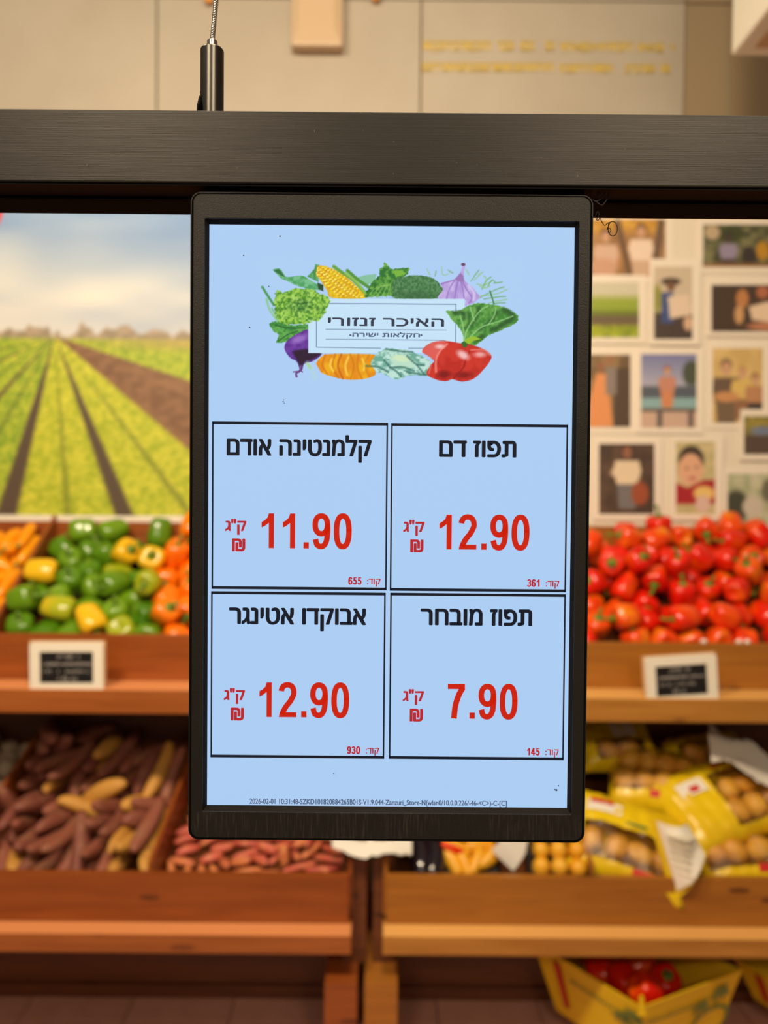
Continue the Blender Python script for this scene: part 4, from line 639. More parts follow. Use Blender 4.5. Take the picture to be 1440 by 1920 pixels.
def bag(px, py, Y, W_, L_, yaw, label, win=(-.75, .75, -.55, .5), npot=(4, 3), tilt=0, print_=None, plain=False, seed=0):
    """a pillow of film lying on the sloped bin floor, u across, v up the slope; potatoes pressed against its clear window"""
    rr = random.Random(seed); c = at(px, py, Y)
    a = math.atan2(.175, .555) + tilt
    M = Matrix.Translation(c) @ Matrix.Rotation(a, 4, 'X') @ Matrix.Rotation(yaw, 4, 'Z')
    SH = label.split(',')[0]; e = empty('potato_bag', c, label, 'bag', 'bags of potatoes in the lower right bin')
    H = .062; pots = []; names = []
    nx, ny = npot
    for j in range(ny):
        for i in range(nx):
            u = win[0] + (i + .5 + .25 * (j % 2) - .12) * (win[1] - win[0]) / nx + rr.uniform(-.03, .03); v = win[2] + (j + .5) * (win[3] - win[2]) / ny + rr.uniform(-.03, .03)
            if abs(u) < .9: pots.append((u, v)); names.append('potato, %s across, %s row, %s' % (ORD[i], ('lower', 'upper', 'top')[j], label.split(',')[0]))
    def h(u, v):
        return H * max(0, (1 - abs(u) ** 3.2)) ** .5 * max(0, (1 - abs(v) ** 3.2)) ** .5
    def bump_(u, v):
        b = 0
        for pu, pv in pots:
            d = ((u - pu) * W_ / 2) ** 2 + ((v - pv) * L_ / 2) ** 2; b = max(b, math.exp(-d / (.033 ** 2) ))
        return .010 * b
    NU, NV = 26, 20; top = MB(); clr = MB(); vs = []; bot = []
    for j in range(NV + 1):
        for i in range(NU + 1):
            u = -1 + 2 * i / NU; v = -1 + 2 * j / NV; k = h(u, v)
            z = k + (bump_(u, v) + .0035 * math.sin(9 * u + 5 * v + seed) * math.sin(6 * v - seed) + .0045 * math.sin(17 * u - 11 * v + 2 * seed) * math.sin(13 * v + 7 * u + seed)) * min(1, k / .02) + .004 + .006 * math.sin(5 * u + seed) * (abs(v) > .9)
            pin = 1 - .06 * (1 - abs(v)) ; x = u * W_ / 2 * (pin if abs(u) > .8 else 1); vs.append(M @ Vector((x, v * L_ / 2, z))); bot.append(M @ Vector((x, v * L_ / 2, min(z - .002, .004 - .6 * k))))
    ft, fc = [], []
    for j in range(NV):
        for i in range(NU):
            u = -1 + 2 * (i + .5) / NU; v = -1 + 2 * (j + .5) / NV; n = NU + 1; f = (j * n + i, j * n + i + 1, (j + 1) * n + i + 1, (j + 1) * n + i)
            (fc if (not plain and win[0] - .1 < u < win[1] + .1 and win[2] - .1 < v < win[3] + .05) else ft).append(f)
    n = NU + 1; nn = n * (NV + 1); fb = [(j * n + i, (j + 1) * n + i, (j + 1) * n + i + 1, j * n + i + 1) for j in range(NV) for i in range(NU)]
    rim = [j * n for j in range(NV + 1)] + [NV * n + i for i in range(1, n)] + [j * n + NU for j in range(NV - 1, -1, -1)] + [i for i in range(NU - 1, 0, -1)]
    top.add(vs + bot, ft + [tuple(q_ + nn for q_ in f) for f in fb] + [(rim[k], rim[(k + 1) % len(rim)], rim[(k + 1) % len(rim)] + nn, rim[k] + nn) for k in range(len(rim))])
    me = top.mesh('film', M_WFILM if plain == 'white' else M_YEL, True); world_parent(place('film', me), e)
    if fc:
        clr.add(vs, fc); world_parent(place('clear_window', clr.mesh('clear_window', M_CLEAR, True)), e)
    for pi, (u, v) in enumerate(pots if not plain else []):
        z = h(u, v) + .004 - .027
        o = place('potato', POT[rr.randrange(3)]); q = Quaternion((0, 0, 1), rr.uniform(0, 6.3)) @ Quaternion((1, 0, 0), PI / 2 + rr.uniform(-.2, .2))
        xform(o, M @ Vector((u * W_ / 2, v * L_ / 2, z)), M.to_quaternion() @ q)
        tag(o, names[pi], 'potato', 'potatoes inside the ' + SH)
    for (u0, v0, u1, v1, mt_, ang) in (print_ or ()):
        m = MB(); g = []
        for jj in range(4):
            for ii in range(5):
                u = u0 + (u1 - u0) * ii / 4; v = v0 + (v1 - v0) * jj / 3 + ang * (ii / 4); k = h(u, v); z = k + (bump_(u, v)) * min(1, k / .02) + .0075; g.append(M @ Vector((u * W_ / 2, v * L_ / 2, z)))
        m.add(g, [(jj * 5 + ii, jj * 5 + ii + 1, (jj + 1) * 5 + ii + 1, (jj + 1) * 5 + ii) for jj in range(3) for ii in range(4)]); wb(m, 'printed_patch', mt_, e, smooth=True)
    return e, M
W4, R4, G4 = M_WFILM, M_REDP, M_GRNP
bag(1175, 1585, 2.22, .34, .27, -.35, 'yellow potato bag in front next to the hanging screen, clear window low', (-.75, .85, -.6, .05), (4, 1), .35,
    [(-.8, .35, -.2, .62, W4, 0), (-.75, .55, -.35, .68, R4, 0), (-.1, .2, .25, .27, G4, 0), (.1, -.85, .45, -.72, R4, 0)], seed=1)
bag(1400, 1606, 2.24, .34, .22, .05, 'yellow potato bag along the front board at the frame edge', (-.85, .8, -.6, .45), (4, 1), .1, [(-.1, -.85, .25, -.68, R4, 0), (.15, .45, .8, .75, W4, 0)], seed=2)
bag(1335, 1510, 2.34, .34, .27, .35, 'yellow potato bag with red and white printed patch, second from the front', (.1, .9, -.7, .4), (2, 2), .3,
    [(-.65, .15, -.1, .5, W4, 0), (-.45, .2, -.25, .35, R4, 0), (.25, .6, .5, .7, R4, 0)], seed=3)
bag(1225, 1465, 2.44, .30, .25, -.2, 'yellow potato bag with a wide window behind the front bag', (-.8, .8, -.6, .7), (4, 2), .2, [(-.2, -.85, .0, -.7, R4, 0)], seed=4)
bag(1335, 1432, 2.53, .28, .22, .15, 'dim yellow potato bag deep under the shelf beside white film', (-.75, .8, -.7, .5), (3, 2), .25, seed=5)
bag(1150, 1398, 2.57, .28, .20, .1, 'yellow bag with a white label deepest under the shelf', (-.5, .5, -.7, -.2), (2, 1), .3, [(-.1, -.15, .45, .8, W4, 0)], seed=6)
bag(1478, 1520, 2.34, .22, .24, .2, 'potato bag cut off by the frame edge, behind the front one', (-.8, .8, -.7, .7), (2, 2), .2, seed=7)
bag(1000, 1480, 2.42, .30, .26, .1, 'yellow potato bag hidden behind the hanging screen', (-.75, .8, -.6, .4), (3, 2), .2, seed=8)
# pointed white label flap with a yellow edge folded over the front board
fl = empty('printed_leaflet', at(1270, 1600, 2.10), 'pointed white printed sheet with a yellow edge hanging over the tan front board', 'leaflet')
def sheet(pts, Y, t, mt, nm, parent, bend=.02, n=7):
    """a thin curved sheet over the four-cornered outline pts (pixels at depth Y)"""
    A, B_, Cc, D = [at(x, y, Y) for x, y in pts]; m = MB(); g = []
    for j in range(n + 1):
        for i in range(n + 1):
            u, v = i / n, j / n; p = A.lerp(B_, u).lerp(D.lerp(Cc, u), v); p.y += bend * (math.sin(PI * u) * -.6 + .8 * (1 - v)); g.append(p)
    back = [p + Vector((0, t, 0)) for p in g]; N1 = n + 1; nn = N1 * N1
    fs = [(j * N1 + i, j * N1 + i + 1, (j + 1) * N1 + i + 1, (j + 1) * N1 + i) for j in range(n) for i in range(n)]
    m.add(g + back, fs + [tuple(q_ + nn for q_ in f[::-1]) for f in fs]); return wb(m, nm, mt, parent, smooth=True)
sheet([(1226, 1545), (1300, 1552), (1326, 1600), (1262, 1690)], 2.085, .0015, M_YEL, 'yellow_edge', fl, .05)
sheet([(1241, 1551), (1299, 1557), (1322, 1603), (1270, 1670)], 2.068, .001, M_WFILM, 'white_panel', fl, .05)
for k in range(7):
    y = 1566 + k * 13; sheet([(1252 + k * 3, y), (1302 + k * .8 + (k < 4) * 4, y + 4), (1302 + k * .8 + (k < 4) * 4, y + 6), (1252 + k * 3, y + 2)], 2.0665, .0005, M_GRID, 'grid_line', fl, .05, 2)
wf = empty('white_plastic_sheet', at(1385, 1440, 2.48), 'crumpled white plastic film lying across the bags under the upper shelf', 'plastic film')
def crumple(px0, py0, px1, py1, Y, dz, mt, nm, parent, seed, amp=.03, n=14, Y2=None, droop=0):
    rr = random.Random(seed); m = MB(); g = []
    for j in range(n + 1):
        for i in range(n + 1):
            u, v = i / n, j / n; yy = Y + ((Y2 or Y) - Y) * (1 - v); p = at(px0 + (px1 - px0) * u, py0 + (py1 - py0) * v + dz * (u - .5), yy)
            w_ = math.sin(u * 9 + seed + 3 * v) * .5 + math.sin(v * 7 - seed + u * 5) * .5 + rr.uniform(-.25, .25); p.y += amp * w_ * .5; p.z += amp * w_ * .6 - droop * abs(u - .5) ** 2 * 4; g.append(p)
    N1 = n + 1; back = [p + Vector((0, .002, .001)) for p in g]; nn = N1 * N1; fs = [(j * N1 + i, j * N1 + i + 1, (j + 1) * N1 + i + 1, (j + 1) * N1 + i) for j in range(n) for i in range(n)]
    m.add(g + back, fs + [tuple(q_ + nn for q_ in f[::-1]) for f in fs]); return wb(m, nm, mt, parent, smooth=True)
crumple(1330, 1392, 1455, 1448, 2.30, 70, M_WFILM, 'film_sheet', wf, 2, .03, Y2=2.44)
pc = empty('paper_wrap', at(697, 1590, 2.10), 'crumpled white paper draped over the posts between the two stands', 'paper')
crumple(622, 1545, 772, 1600, 2.075, 4, M_PAPER, 'paper_sheet', pc, 5, .022, Y2=2.20, droop=.0)

# ------------------------------------------------------------------ trays at the front of the lower right bin
M_TRAY = mat('black_tray', rgb(34, 26, 24), .35); M_AUB = mat('aubergine_skin', rgb(26, 20, 30), .12, coat=.6)
M_GOLDP = skin_mat('golden_potato_skin', rgb(236, 168, 30), rgb(238, 180, 50), .4, blot=(20, rgb(220, 150, 40), .5, .8))
SA = math.atan2(.175, .555)
def tray(px, py, Y, W_, L_, label, name='produce_tray'):
    c = at(px, py, Y); M = Matrix.Translation(c) @ Matrix.Rotation(SA + .35, 4, 'X'); e = empty(name, c, label, 'tray', 'produce trays along the front board')
    m = MB(); m.box((-W_ / 2, -L_ / 2, -.006), (W_ / 2, L_ / 2, 0), M); wb(m, 'base', M_TRAY, e)
    m = MB(); o_ = [(-W_ / 2 - .008, -L_ / 2 - .008), (W_ / 2 + .008, -L_ / 2 - .008), (W_ / 2 + .008, L_ / 2 + .008), (-W_ / 2 - .008, L_ / 2 + .008)]; i_ = [(-W_ / 2, -L_ / 2), (W_ / 2, -L_ / 2), (W_ / 2, L_ / 2), (-W_ / 2, L_ / 2)]
    vs = [M @ Vector((x, y, .022)) for x, y in o_] + [M @ Vector((x, y, 0)) for x, y in i_] + [M @ Vector((x, y, -.006)) for x, y in o_]
    m.add(vs, [(k, (k + 1) % 4, (k + 1) % 4 + 4, k + 4) for k in range(4)] + [(k, k + 8, (k + 1) % 4 + 8, (k + 1) % 4) for k in range(4)]); wb(m, 'rim', M_TRAY, e)
    return e, M
_, M = tray(1043, 1612, 2.175, .170, .10, 'black tray holding round golden baby potatoes beside the yellow bags')
gp = MB(); gp.lathe([(-.031 * math.cos(PI * t / 8), max(.001, .0262 * math.sin(PI * t / 8) ** .8)) for t in range(9)], 14); GP = gp.mesh('baby_potato', M_GOLDP, True)
for j in range(3):
    for i in range(3):
        o = place('baby_potato', GP); xform(o, M @ Vector((-.054 + i * .053 + .006 * (j % 2), -.036 + j * .05, .026 + .003 * ((i + j) % 2))), M.to_quaternion() @ Quaternion((1, 0, 0), .2 * ((i * 7 + j * 3) % 5 - 2)))
        tag(o, 'golden baby potato in the black tray, %s row, %s from the white card' % (('front', 'middle', 'rear')[j], ORD[i]), 'potato', 'baby potatoes in the tray')
_, M = tray(880, 1614, 2.175, .16, .10, 'black tray holding long golden potatoes beside the aubergines')
lp = root_data('long_potato', .095, .022, M_GOLDP, .3, .6, seed=44); SLIM = [(-.055, -.01, .5, .3), (-.02, -.015, .35, .2), (.018, -.01, -.5, .2), (.055, .0, -.9, .4), (-.04, .03, 1.2, 0), (.03, .035, 1.7, 0)]
for k, (x, y, a, b_) in enumerate(SLIM):
    o = place('long_potato', lp); xform(o, M @ Vector((x, y, .02)), M.to_quaternion() @ Quaternion((0, 0, 1), a) @ Quaternion((1, 0, 0), PI / 2))
    tag(o, 'long golden potato in the black tray, %s from the aubergines' % ORD[k], 'potato', 'long potatoes in the tray')
m = MB(); m.box((-.1, -.075, 0), (.09, -.058, .018), M); tag(m.build('tray_wrapping', M_TRAY), 'dark wrapping fold along the front of the long potato tray', 'wrapping')
ab = root_data('aubergine', .15, .036, M_AUB, .2, .6, .02, seed=50)
for k, (px, py, a) in enumerate(((786, 1612, .15), (812, 1618, -.1), (795, 1590, .6))):
    c = at(px, py - 12, 2.165 + .05 * (k == 2)); o = place('aubergine', ab); xform(o, c, Quaternion((0, 0, 1), a) @ Quaternion((1, 0, 0), -1.0)); st = MB(); st.tube([(0, 0, .07), (0, 0, .085), (.003, 0, .1)], [.016, .008, .006], 8); place('stem', st.mesh('stem', M_STEM, True), o)
    tag(o, 'glossy black aubergine by the post, ' + ('nearest the white paper', 'next to the long golden potatoes', 'behind the two front ones')[k], 'aubergine', 'aubergines by the post')
rc = root_data('red_pepper_pod', .07, .012, PM['r'], .4, .6, seed=60); o = place('red_pod', rc); c = at(848, 1590, 2.16); xform(o, c, Quaternion((0, 1, 0), 1.9)); tag(o, 'small red pod lying above the long golden potatoes', 'pepper')
e = empty('price_card', at(950, 1600, 2.12), 'blank-looking white card leaning between the two potato trays', 'card')
sheet([(945, 1570), (992, 1572), (985, 1600), (962, 1634)], 2.125, .0015, M_PAPER, 'card_sheet', e, .006); 
sheet([(922, 1596), (952, 1560), (990, 1572), (962, 1634)], 2.127, .0015, M_PAPER, 'card_sheet', e, .006)

# ------------------------------------------------------------------ yellow printed cartons on the floor under the stand
M_CART = mat('yellow_cardboard', rgb(236, 200, 20), .5, noise=(5, rgb(222, 180, 16), .35, .7)); M_CARTG = mat('carton_green_ink', rgb(110, 128, 60), .6); M_CARTR = mat('carton_red_ink', rgb(190, 40, 20), .6)
def palm(m, T, cx, cz, s):
    m.add([T(cx - s * .05, cz - s), T(cx + s * .05, cz - s), T(cx + s * .04, cz), T(cx - s * .04, cz)], [(0, 1, 2, 3)])
    for k in range(9):
        a = R(-40 + k * 32.5); d = Vector((math.cos(a), math.sin(a))); n_ = Vector((-d.y, d.x)); L_ = s * (.75 if k % 2 else .6)
        p = [(0, 0), (d.x * L_ * .5 + n_.x * s * .13, d.y * L_ * .5 + n_.y * s * .13 + .06 * s), (d.x * L_, d.y * L_ - .12 * s), (d.x * L_ * .5 - n_.x * s * .1, d.y * L_ * .5 - n_.y * s * .1)]
        m.add([T(cx + x, cz + z) for x, z in p], [(0, 1, 2, 3)])
def wall_piece(m, P, t=.004, mi=0):
    P = [Vector(p) for p in P]; n = (P[1] - P[0]).cross(P[3] - P[0]).normalized() * t
    m.add(P + [p - n for p in P], [(0, 1, 2, 3), (7, 6, 5, 4)] + [(k, k + 4, (k + 1) % 4 + 4, (k + 1) % 4) for k in range(4)], mi)
def carton(c0, dirL, dirR, LL, LR, z0, z1, flare, label, peppers=True, hr=0):
    """open tray; c0 the corner nearest the aisle; dirL, dirR unit directions of the two walls seen"""
    e = empty('carton', (c0[0], c0[1], 0), label, 'box', 'yellow cartons under the tan stand')
    c = Vector((c0[0], c0[1], 0)); dl = Vector(dirL + (0,)).normalized(); dr = Vector(dirR + (0,)).normalized()
    tl_, tr_ = c + dl * LL, c + dr * LR; cen = c + dl * LL / 2 + dr * LR / 2
    cor = [c, tr_, tr_ + dl * LL, tl_]; bot = [p.lerp(cen, flare) + Vector((0, 0, z0)) for p in cor]
    top = [p + Vector((0, 0, z1)) for p in cor]; top[1].z += hr; top[2].z += hr * .4
    m = MB(); m.add(bot + [p - Vector((0, 0, .004)) for p in bot], [(0, 1, 2, 3), (7, 6, 5, 4)]); wb(m, 'base', M_CART, e)
    for k in range(4):
        j = (k + 1) % 4; m = MB(); wall_piece(m, [bot[k], bot[j], top[j], top[k]]); wb(m, 'side_wall', M_CART, e)
    def facer(k, j):
        A, B_, D = bot[k], bot[j], top[k]; ux = (B_ - A); uz = (D - A); n = ux.cross(uz).normalized(); 
        if n.dot(A - cen) < 0: n = -n
        return lambda u, v: tuple(A + ux * u + (uz * (1 - u) + (top[j] - bot[j]) * u) * v + n * .0055), ux.length, uz.length
    for k, j, flip in ((0, 1, 0), (3, 0, 1)):
        T, LX, LZ = facer(k, j); T2 = lambda x, z, T=T, LX=LX, LZ=LZ: T(x / LX, z / LZ)
        m = MB(); palm(m, T2, LX * (.62 if not flip else .84), LZ * .66, LZ * .22); palm(m, T2, LX * (.80 if not flip else .94), LZ * .78, LZ * .24); wb(m, 'palm_print', M_CARTG, e)
        m = MB(); rr = random.Random(9 + k); x = LX * (.06 if not flip else .34)
        while x < LX * (.55 if not flip else .74):
            wdt = LX * .022; m.add([T2(x, LZ * .70 + x * .0), T2(x + wdt, LZ * .70), T2(x + wdt * .8, LZ * (.70 + rr.choice((.05, .075)))), T2(x + .1 * wdt, LZ * .75)], [(0, 1, 2, 3)]); x += wdt * 1.5
        wb(m, 'print_line', M_CARTG, e)
        if flip: m = MB(); m.add([T2(LX * .18, LZ * .2), T2(LX * .25, LZ * .2), T2(LX * .27, LZ * .9), T2(LX * .19, LZ * .9)], [(0, 1, 2, 3)]); wb(m, 'red_print', M_CARTR, e)
        else:
            m = MB(); cxx, czz, q_ = LX * .80, LZ * .34, LZ * .26
            pts = []
            for a_ in range(24): pts += [(cxx + q_ * 1.2 * math.cos(a_ * PI / 12), czz + q_ * math.sin(a_ * PI / 12)), (cxx + q_ * math.cos(a_ * PI / 12), czz + q_ * .8 * math.sin(a_ * PI / 12))]
            m.add([T2(x, z) for x, z in pts], [(2 * a_, (2 * a_ + 2) % 48, (2 * a_ + 3) % 48, 2 * a_ + 1) for a_ in range(24)]); wb(m, 'ring_print', M_CARTG, e)
    m = MB(); u = top[0]; m.add([u + Vector((-.012, -.004, -.02)), u + Vector((.012, -.004, -.02)), u + Vector((.004, 0, .035)), u + Vector((-.006, 0, .03))] + [u + Vector((-.012, 0, -.02)), u + Vector((.012, 0, -.02)), u + Vector((.004, .004, .035)), u + Vector((-.006, .004, .03))],
        [(0, 1, 2, 3), (7, 6, 5, 4), (0, 4, 5, 1), (1, 5, 6, 2), (2, 6, 7, 3), (3, 7, 4, 0)]); wb(m, 'corner_tab', M_CART, e)
    if peppers:
        ang = math.atan2(dl.y, dl.x); Mx = Matrix.Translation((cen.x, cen.y, z1 - .175)) @ Matrix.Rotation(ang, 4, 'Z')
        for i, (k, v, p, q) in enumerate(parse('carton')):
            o = add_pepper('r' if i % 4 else 'R', v, Mx @ Vector((p.x * .82, p.y * .82, p.z)), Mx.to_quaternion() @ q); px, py = proj(o.location)
            tag(o, '%s bell pepper in the palm-tree carton, %s one, centred %s cm above the carton floor' % ('red' if i % 4 else 'orange-red', ORD[i], int(p.z * 100)), 'pepper', 'peppers in the carton')
    return e
cc = at(1203, 1890, 1.99)
carton((cc.x, cc.y), (-.62, .785), (.93, .37), .38, .365, .07, cc.z, .24, 'yellow carton printed with palm trees under the tan stand, full of red peppers', True, .02)
cc2 = at(1595, 1925, 2.04)
carton((cc2.x, cc2.y), (-.50, .866), (.93, .37), .36, .30, .07, cc2.z, .24, 'second yellow carton at the frame edge beside the palm-tree carton', False, .0)

# ------------------------------------------------------------------ framed labels on the upper front boards
def shelf_tag(px, py, Y, W_, H_, ang, label, seed):
    c = at(px, py, Y); M = Matrix.Translation(c) @ Matrix.Rotation(ang, 4, 'Y'); e = empty('shelf_label', c, label, 'sign', 'framed black labels on the upper front boards')
    m = MB(); b_ = .030; o_ = rrect(-W_ / 2, -H_ / 2, W_ / 2, H_ / 2, .008, 3); i_ = rrect(-W_ / 2 + b_, -H_ / 2 + b_ * .92, W_ / 2 - b_, H_ / 2 - b_ * .92, .002, 3)
    m.prism(o_, -.006, .008, hole=i_); m.v = [tuple(M @ Vector(v)) for v in m.v]; wb(m, 'frame', M_WHITE, e)
    m = MB(); m.box((-W_ / 2 + .01, -.001, -H_ / 2 + .01), (W_ / 2 - .01, .007, H_ / 2 - .01), M); wb(m, 'panel', M_SLATE, e)
    m = MB(); m.box((-W_ / 2 - .006, .006, -H_ / 2 - .01), (W_ / 2 + .004, .011, H_ / 2 + .004), M); wb(m, 'backing_plate', mat('tan_board', rgb(196, 150, 100), .6), e)
    m = MB(); rr = random.Random(seed)
    for row, (wd, hh) in enumerate(((.30, .020), (.62, .010), (.66, .011), (.24, .018))):
        z = H_ * (.22 - .15 * row); x = -W_ * wd / 2
        while x < W_ * wd / 2:
            if rr.random() < .35: x += .006; continue
            a = rr.uniform(.003, .006); m.cbox((x, -.0018, z + rr.uniform(-.3, .3) * hh), (a, .001, .0018), M); m.cbox((x + a * .5, -.0018, z), (.0014, .001, hh * rr.uniform(.4, .9)), M); x += a + .0025
    wb(m, 'writing', M_CHALK, e); m = MB(); m.cbox((0, -.0016, H_ * .055), (W_ - 2 * b_, .0008, .0012), M); wb(m, 'rule_line', M_CHALK, e)
shelf_tag(126, 1251, 2.215, .220, .150, R(-.5), 'white framed black label on the reddish front board below the green peppers', 1)
shelf_tag(1277, 1275, 2.215, .214, .147, R(-4.2), 'tilted white framed black label on the tan front board below the red peppers', 2)
for k, (px, py) in enumerate(((1388, 1218), (1404, 1214), (1322, 1207))):
    c = at(px, py, 2.325); m = MB(); m.lathe([(0, .008), (.004, .010), (.010, .005), (.012, .002)], 7, Matrix.Translation((c.x, 2.331, 1.2015)), fn=lambda th, z: 1 + .3 * math.sin(3 * th))
    tag(m.build('paper_scrap', M_PAPER), 'small white scrap on the tan board edge, %s from the tilted label' % ('second', 'third', 'first')[k], 'scrap', 'white scraps on the board edge')
# ------------------------------------------------------------------ hanging rail, cable gripper, steel cable
YR = .2752
zt = at(720, 209.5, YR).z; zb = at(720, 346, YR).z
rail = empty('hanging_rail', (0, YR, zt), 'black brushed metal rail carrying the hanging price screen', 'rail')
m = MB(); m.box((-.42, YR, zb), (.42, YR + .03, zt)); wb(m, 'beam', M_RAIL, rail, bevel=.0007, bseg=3)
m = MB(); m.box((-.42, YR + .0008, zb - .0007), (.42, YR + .029, zb + .0002)); wb(m, 'lower_lip', mat('brown_black_lip', (.005, .003, .003, 1), .6, spec=.1), rail)
zc = at(720, 379, YR + .012).z
m = MB(); m.box((-.42, YR + .012, zc), (.42, YR + .026, zb)); wb(m, 'lower_channel', M_DARKGAP, rail)
m = MB(); m.box((-.42, YR + .0115, zc), (.42, YR + .0125, zc + .0006)); wb(m, 'channel_edge', mat('brown_black_edge', (.008, .004, .003, 1), .6, spec=.1), rail)
rr = random.Random(5); m = MB()
for k in range(26):
    px, py = rr.uniform(10, 1430), rr.uniform(225, 338); c = at(px, py, YR - .00005); a = rr.uniform(.00012, .00028); m.cbox(c, (a, .0001, a * rr.choice((1, 2.2))))
o = wb(m, 'dust', mat('pale_dust', (.35, .3, .24, 1), .8), rail); o['kind'] = 'stuff'
YG = YR + .012
g = at(397.5, 207, YG); gz1 = at(397.5, 92, YG).z; nz = at(397.5, 77, YG).z; sg = YG / F
gr = empty('cable_gripper', (g.x, YG, zt), 'black nickel cable gripper cylinder standing on the rail', 'cable gripper')
m = MB(); M = Matrix.Translation((g.x, YG, 0)); rg = 21.5 * sg
m.lathe([(zt, rg), (gz1 - .0009, rg), (gz1 - .0006, rg * .97), (gz1 - .0002, rg * .90), (gz1, rg * .82), (gz1 + .0001, rg * .5)], 72, M); wb(m, 'body', M_GUN, gr)
m = MB(); m.lathe([(gz1, 9.6 * sg), (nz - .0003, 9.6 * sg), (nz, 8.6 * sg)], 32, M); wb(m, 'collar', M_STEEL, gr)
a_ = at(378, 176, YG - .002); b_ = at(369, 208, YG - .004)
m = MB(); m.lathe([(-.0006, .0008), (.0006, .0008)], 16, Matrix.Translation((a_.x, YG - .0012, a_.z + .0006)) @ Matrix.Rotation(R(90), 4, 'Y')); wb(m, 'release_hole', M_DARKGAP, gr)
m = MB(); m.tube([(a_.x + .0007, YG - .0016, a_.z + .0004), (a_.x - .0002, YG - .0022, a_.z - .0014), (b_.x + .0006, YG - .003, b_.z + .0025), (b_.x, YG - .0032, zt + .0002)], [.0005, .0008, .0009, .0005], 8); m.tube([(a_.x + .0005, YG - .002, a_.z - .001), (a_.x - .0001, YG - .003, zt + .0002)], [.0006, .0003], 6); wb(m, 'cable_tail', M_DARKGAP, gr)
c0 = Vector((g.x, YG, nz - .001)); c1 = at(405.5, 0, YG); dr = (c1 - c0).normalized()
cb = empty('steel_cable', c0, 'thin twisted steel cable rising from the gripper', 'cable')
ux = dr.cross(Vector((0, 1, 0))).normalized(); uy = dr.cross(ux)
for k in range(6):
    m = MB(); pts = []
    for i in range(121):
        t = i / 120; th = 2 * PI * (k / 6 + t * 8); pts.append(c0 + dr * (t * .045) + (ux * math.cos(th) + uy * math.sin(th)) * .00062)
    m.tube(pts, .00036, 6); wb(m, 'strand', M_STEEL, cb, smooth=True)
m = MB(); m.tube([c0, c0 + dr * .045, c0 + dr * 1.9], [.0004, .0009, .0009], 10); wb(m, 'core', M_STEEL, cb, smooth=True)

# ------------------------------------------------------------------ hanging price screen
YF, YS = .2763, .2785
sf, s_ = YF / F, YS / F
dc = at(729.8, 975, YF); hw, hh = 753 / 2 * sf, 1221 / 2 * sf
disp = empty('price_screen', (dc.x, YF, dc.z + hh), 'black framed portrait price screen hanging from the rail, showing four fruit prices', 'screen')
def M_BEZEL():
    m = mat('bezel_plastic', (.020, .0175, .015, 1), .44, spec=.45, bump=.12, bscale=2600); N = m.node_tree.nodes; L = m.node_tree.links; b = N['Principled BSDF']
    tc = N.new('ShaderNodeTexCoord'); sx = N.new('ShaderNodeSeparateXYZ'); L.new(tc.outputs['Object'], sx.inputs[0])
    mr = N.new('ShaderNodeMapRange'); mr.inputs['From Min'].default_value = dc.z - hh + .0115; mr.inputs['From Max'].default_value = dc.z - hh + .0105; L.new(sx.outputs['Z'], mr.inputs['Value'])
    mp = N.new('ShaderNodeMapping'); mp.inputs['Scale'].default_value = (1500, 1, 110); L.new(tc.outputs['Object'], mp.inputs[0])
    nz = N.new('ShaderNodeTexNoise'); nz.inputs['Scale'].default_value = 1; nz.inputs['Detail'].default_value = 4; nz.inputs['Distortion'].default_value = .4; L.new(mp.outputs[0], nz.inputs['Vector'])
    r2 = N.new('ShaderNodeMapRange'); r2.inputs['From Min'].default_value = .5; r2.inputs['From Max'].default_value = .8; L.new(nz.outputs['Fac'], r2.inputs['Value'])
    n3 = N.new('ShaderNodeTexNoise'); n3.inputs['Scale'].default_value = 30; L.new(tc.outputs['Object'], n3.inputs['Vector'])
    r3 = N.new('ShaderNodeMapRange'); r3.inputs['From Min'].default_value = .35; r3.inputs['From Max'].default_value = .65; L.new(n3.outputs['Fac'], r3.inputs['Value'])
    mu = N.new('ShaderNodeMath'); mu.operation = 'MULTIPLY'; L.new(mr.outputs[0], mu.inputs[0]); L.new(r2.outputs[0], mu.inputs[1])
    m2 = N.new('ShaderNodeMath'); m2.operation = 'MULTIPLY'; L.new(mu.outputs[0], m2.inputs[0]); L.new(r3.outputs[0], m2.inputs[1])
    x = N.new('ShaderNodeMix'); x.data_type = 'RGBA'; L.new(m2.outputs[0], x.inputs['Factor']); x.inputs['A'].default_value = (.020, .0175, .015, 1); x.inputs['B'].default_value = (.085, .072, .06, 1)
    L.new(x.outputs['Result'], b.inputs['Base Color']); return m
BZ = M_BEZEL(); M_SHELL = mat('shell_plastic', (.02, .018, .016, 1), .3, spec=.5)
x0, x1, z0, z1 = dc.x - hw, dc.x + hw, dc.z - hh, dc.z + hh; r_ = 20 * sf; e_ = 6.5 * sf
m = MB(); m.prism(rrect(x0, z0, x1, z1, r_, 8), YS + .0005, YF + .013); wb(m, 'rear_shell', M_SHELL, disp, bevel=.0006)
rin = rrect(x0 + e_ * 1.5, z0 + e_ * 1.5, x1 - e_ * 1.5, z1 - e_ * 1.5, r_ * .6, 8)
m = MB(); m.prism(rrect(x0, z0, x1, z1, r_, 8), YF + .0010, YS + .0006, hole=rin); wb(m, 'shell_rim', M_SHELL, disp, bevel=.0003)
m = MB(); m.prism(rrect(x0 + e_ * .45, z0 + e_ * .45, x1 - e_ * .45, z1 - e_ * .45, r_ * .9, 8), YF + .0006, YF + .0012, hole=rin); wb(m, 'groove', M_DARKGAP, disp)
sc_c = at(730.3, 972, YS); sw, sh = 680 / 2 * s_, 1089 / 2 * s_
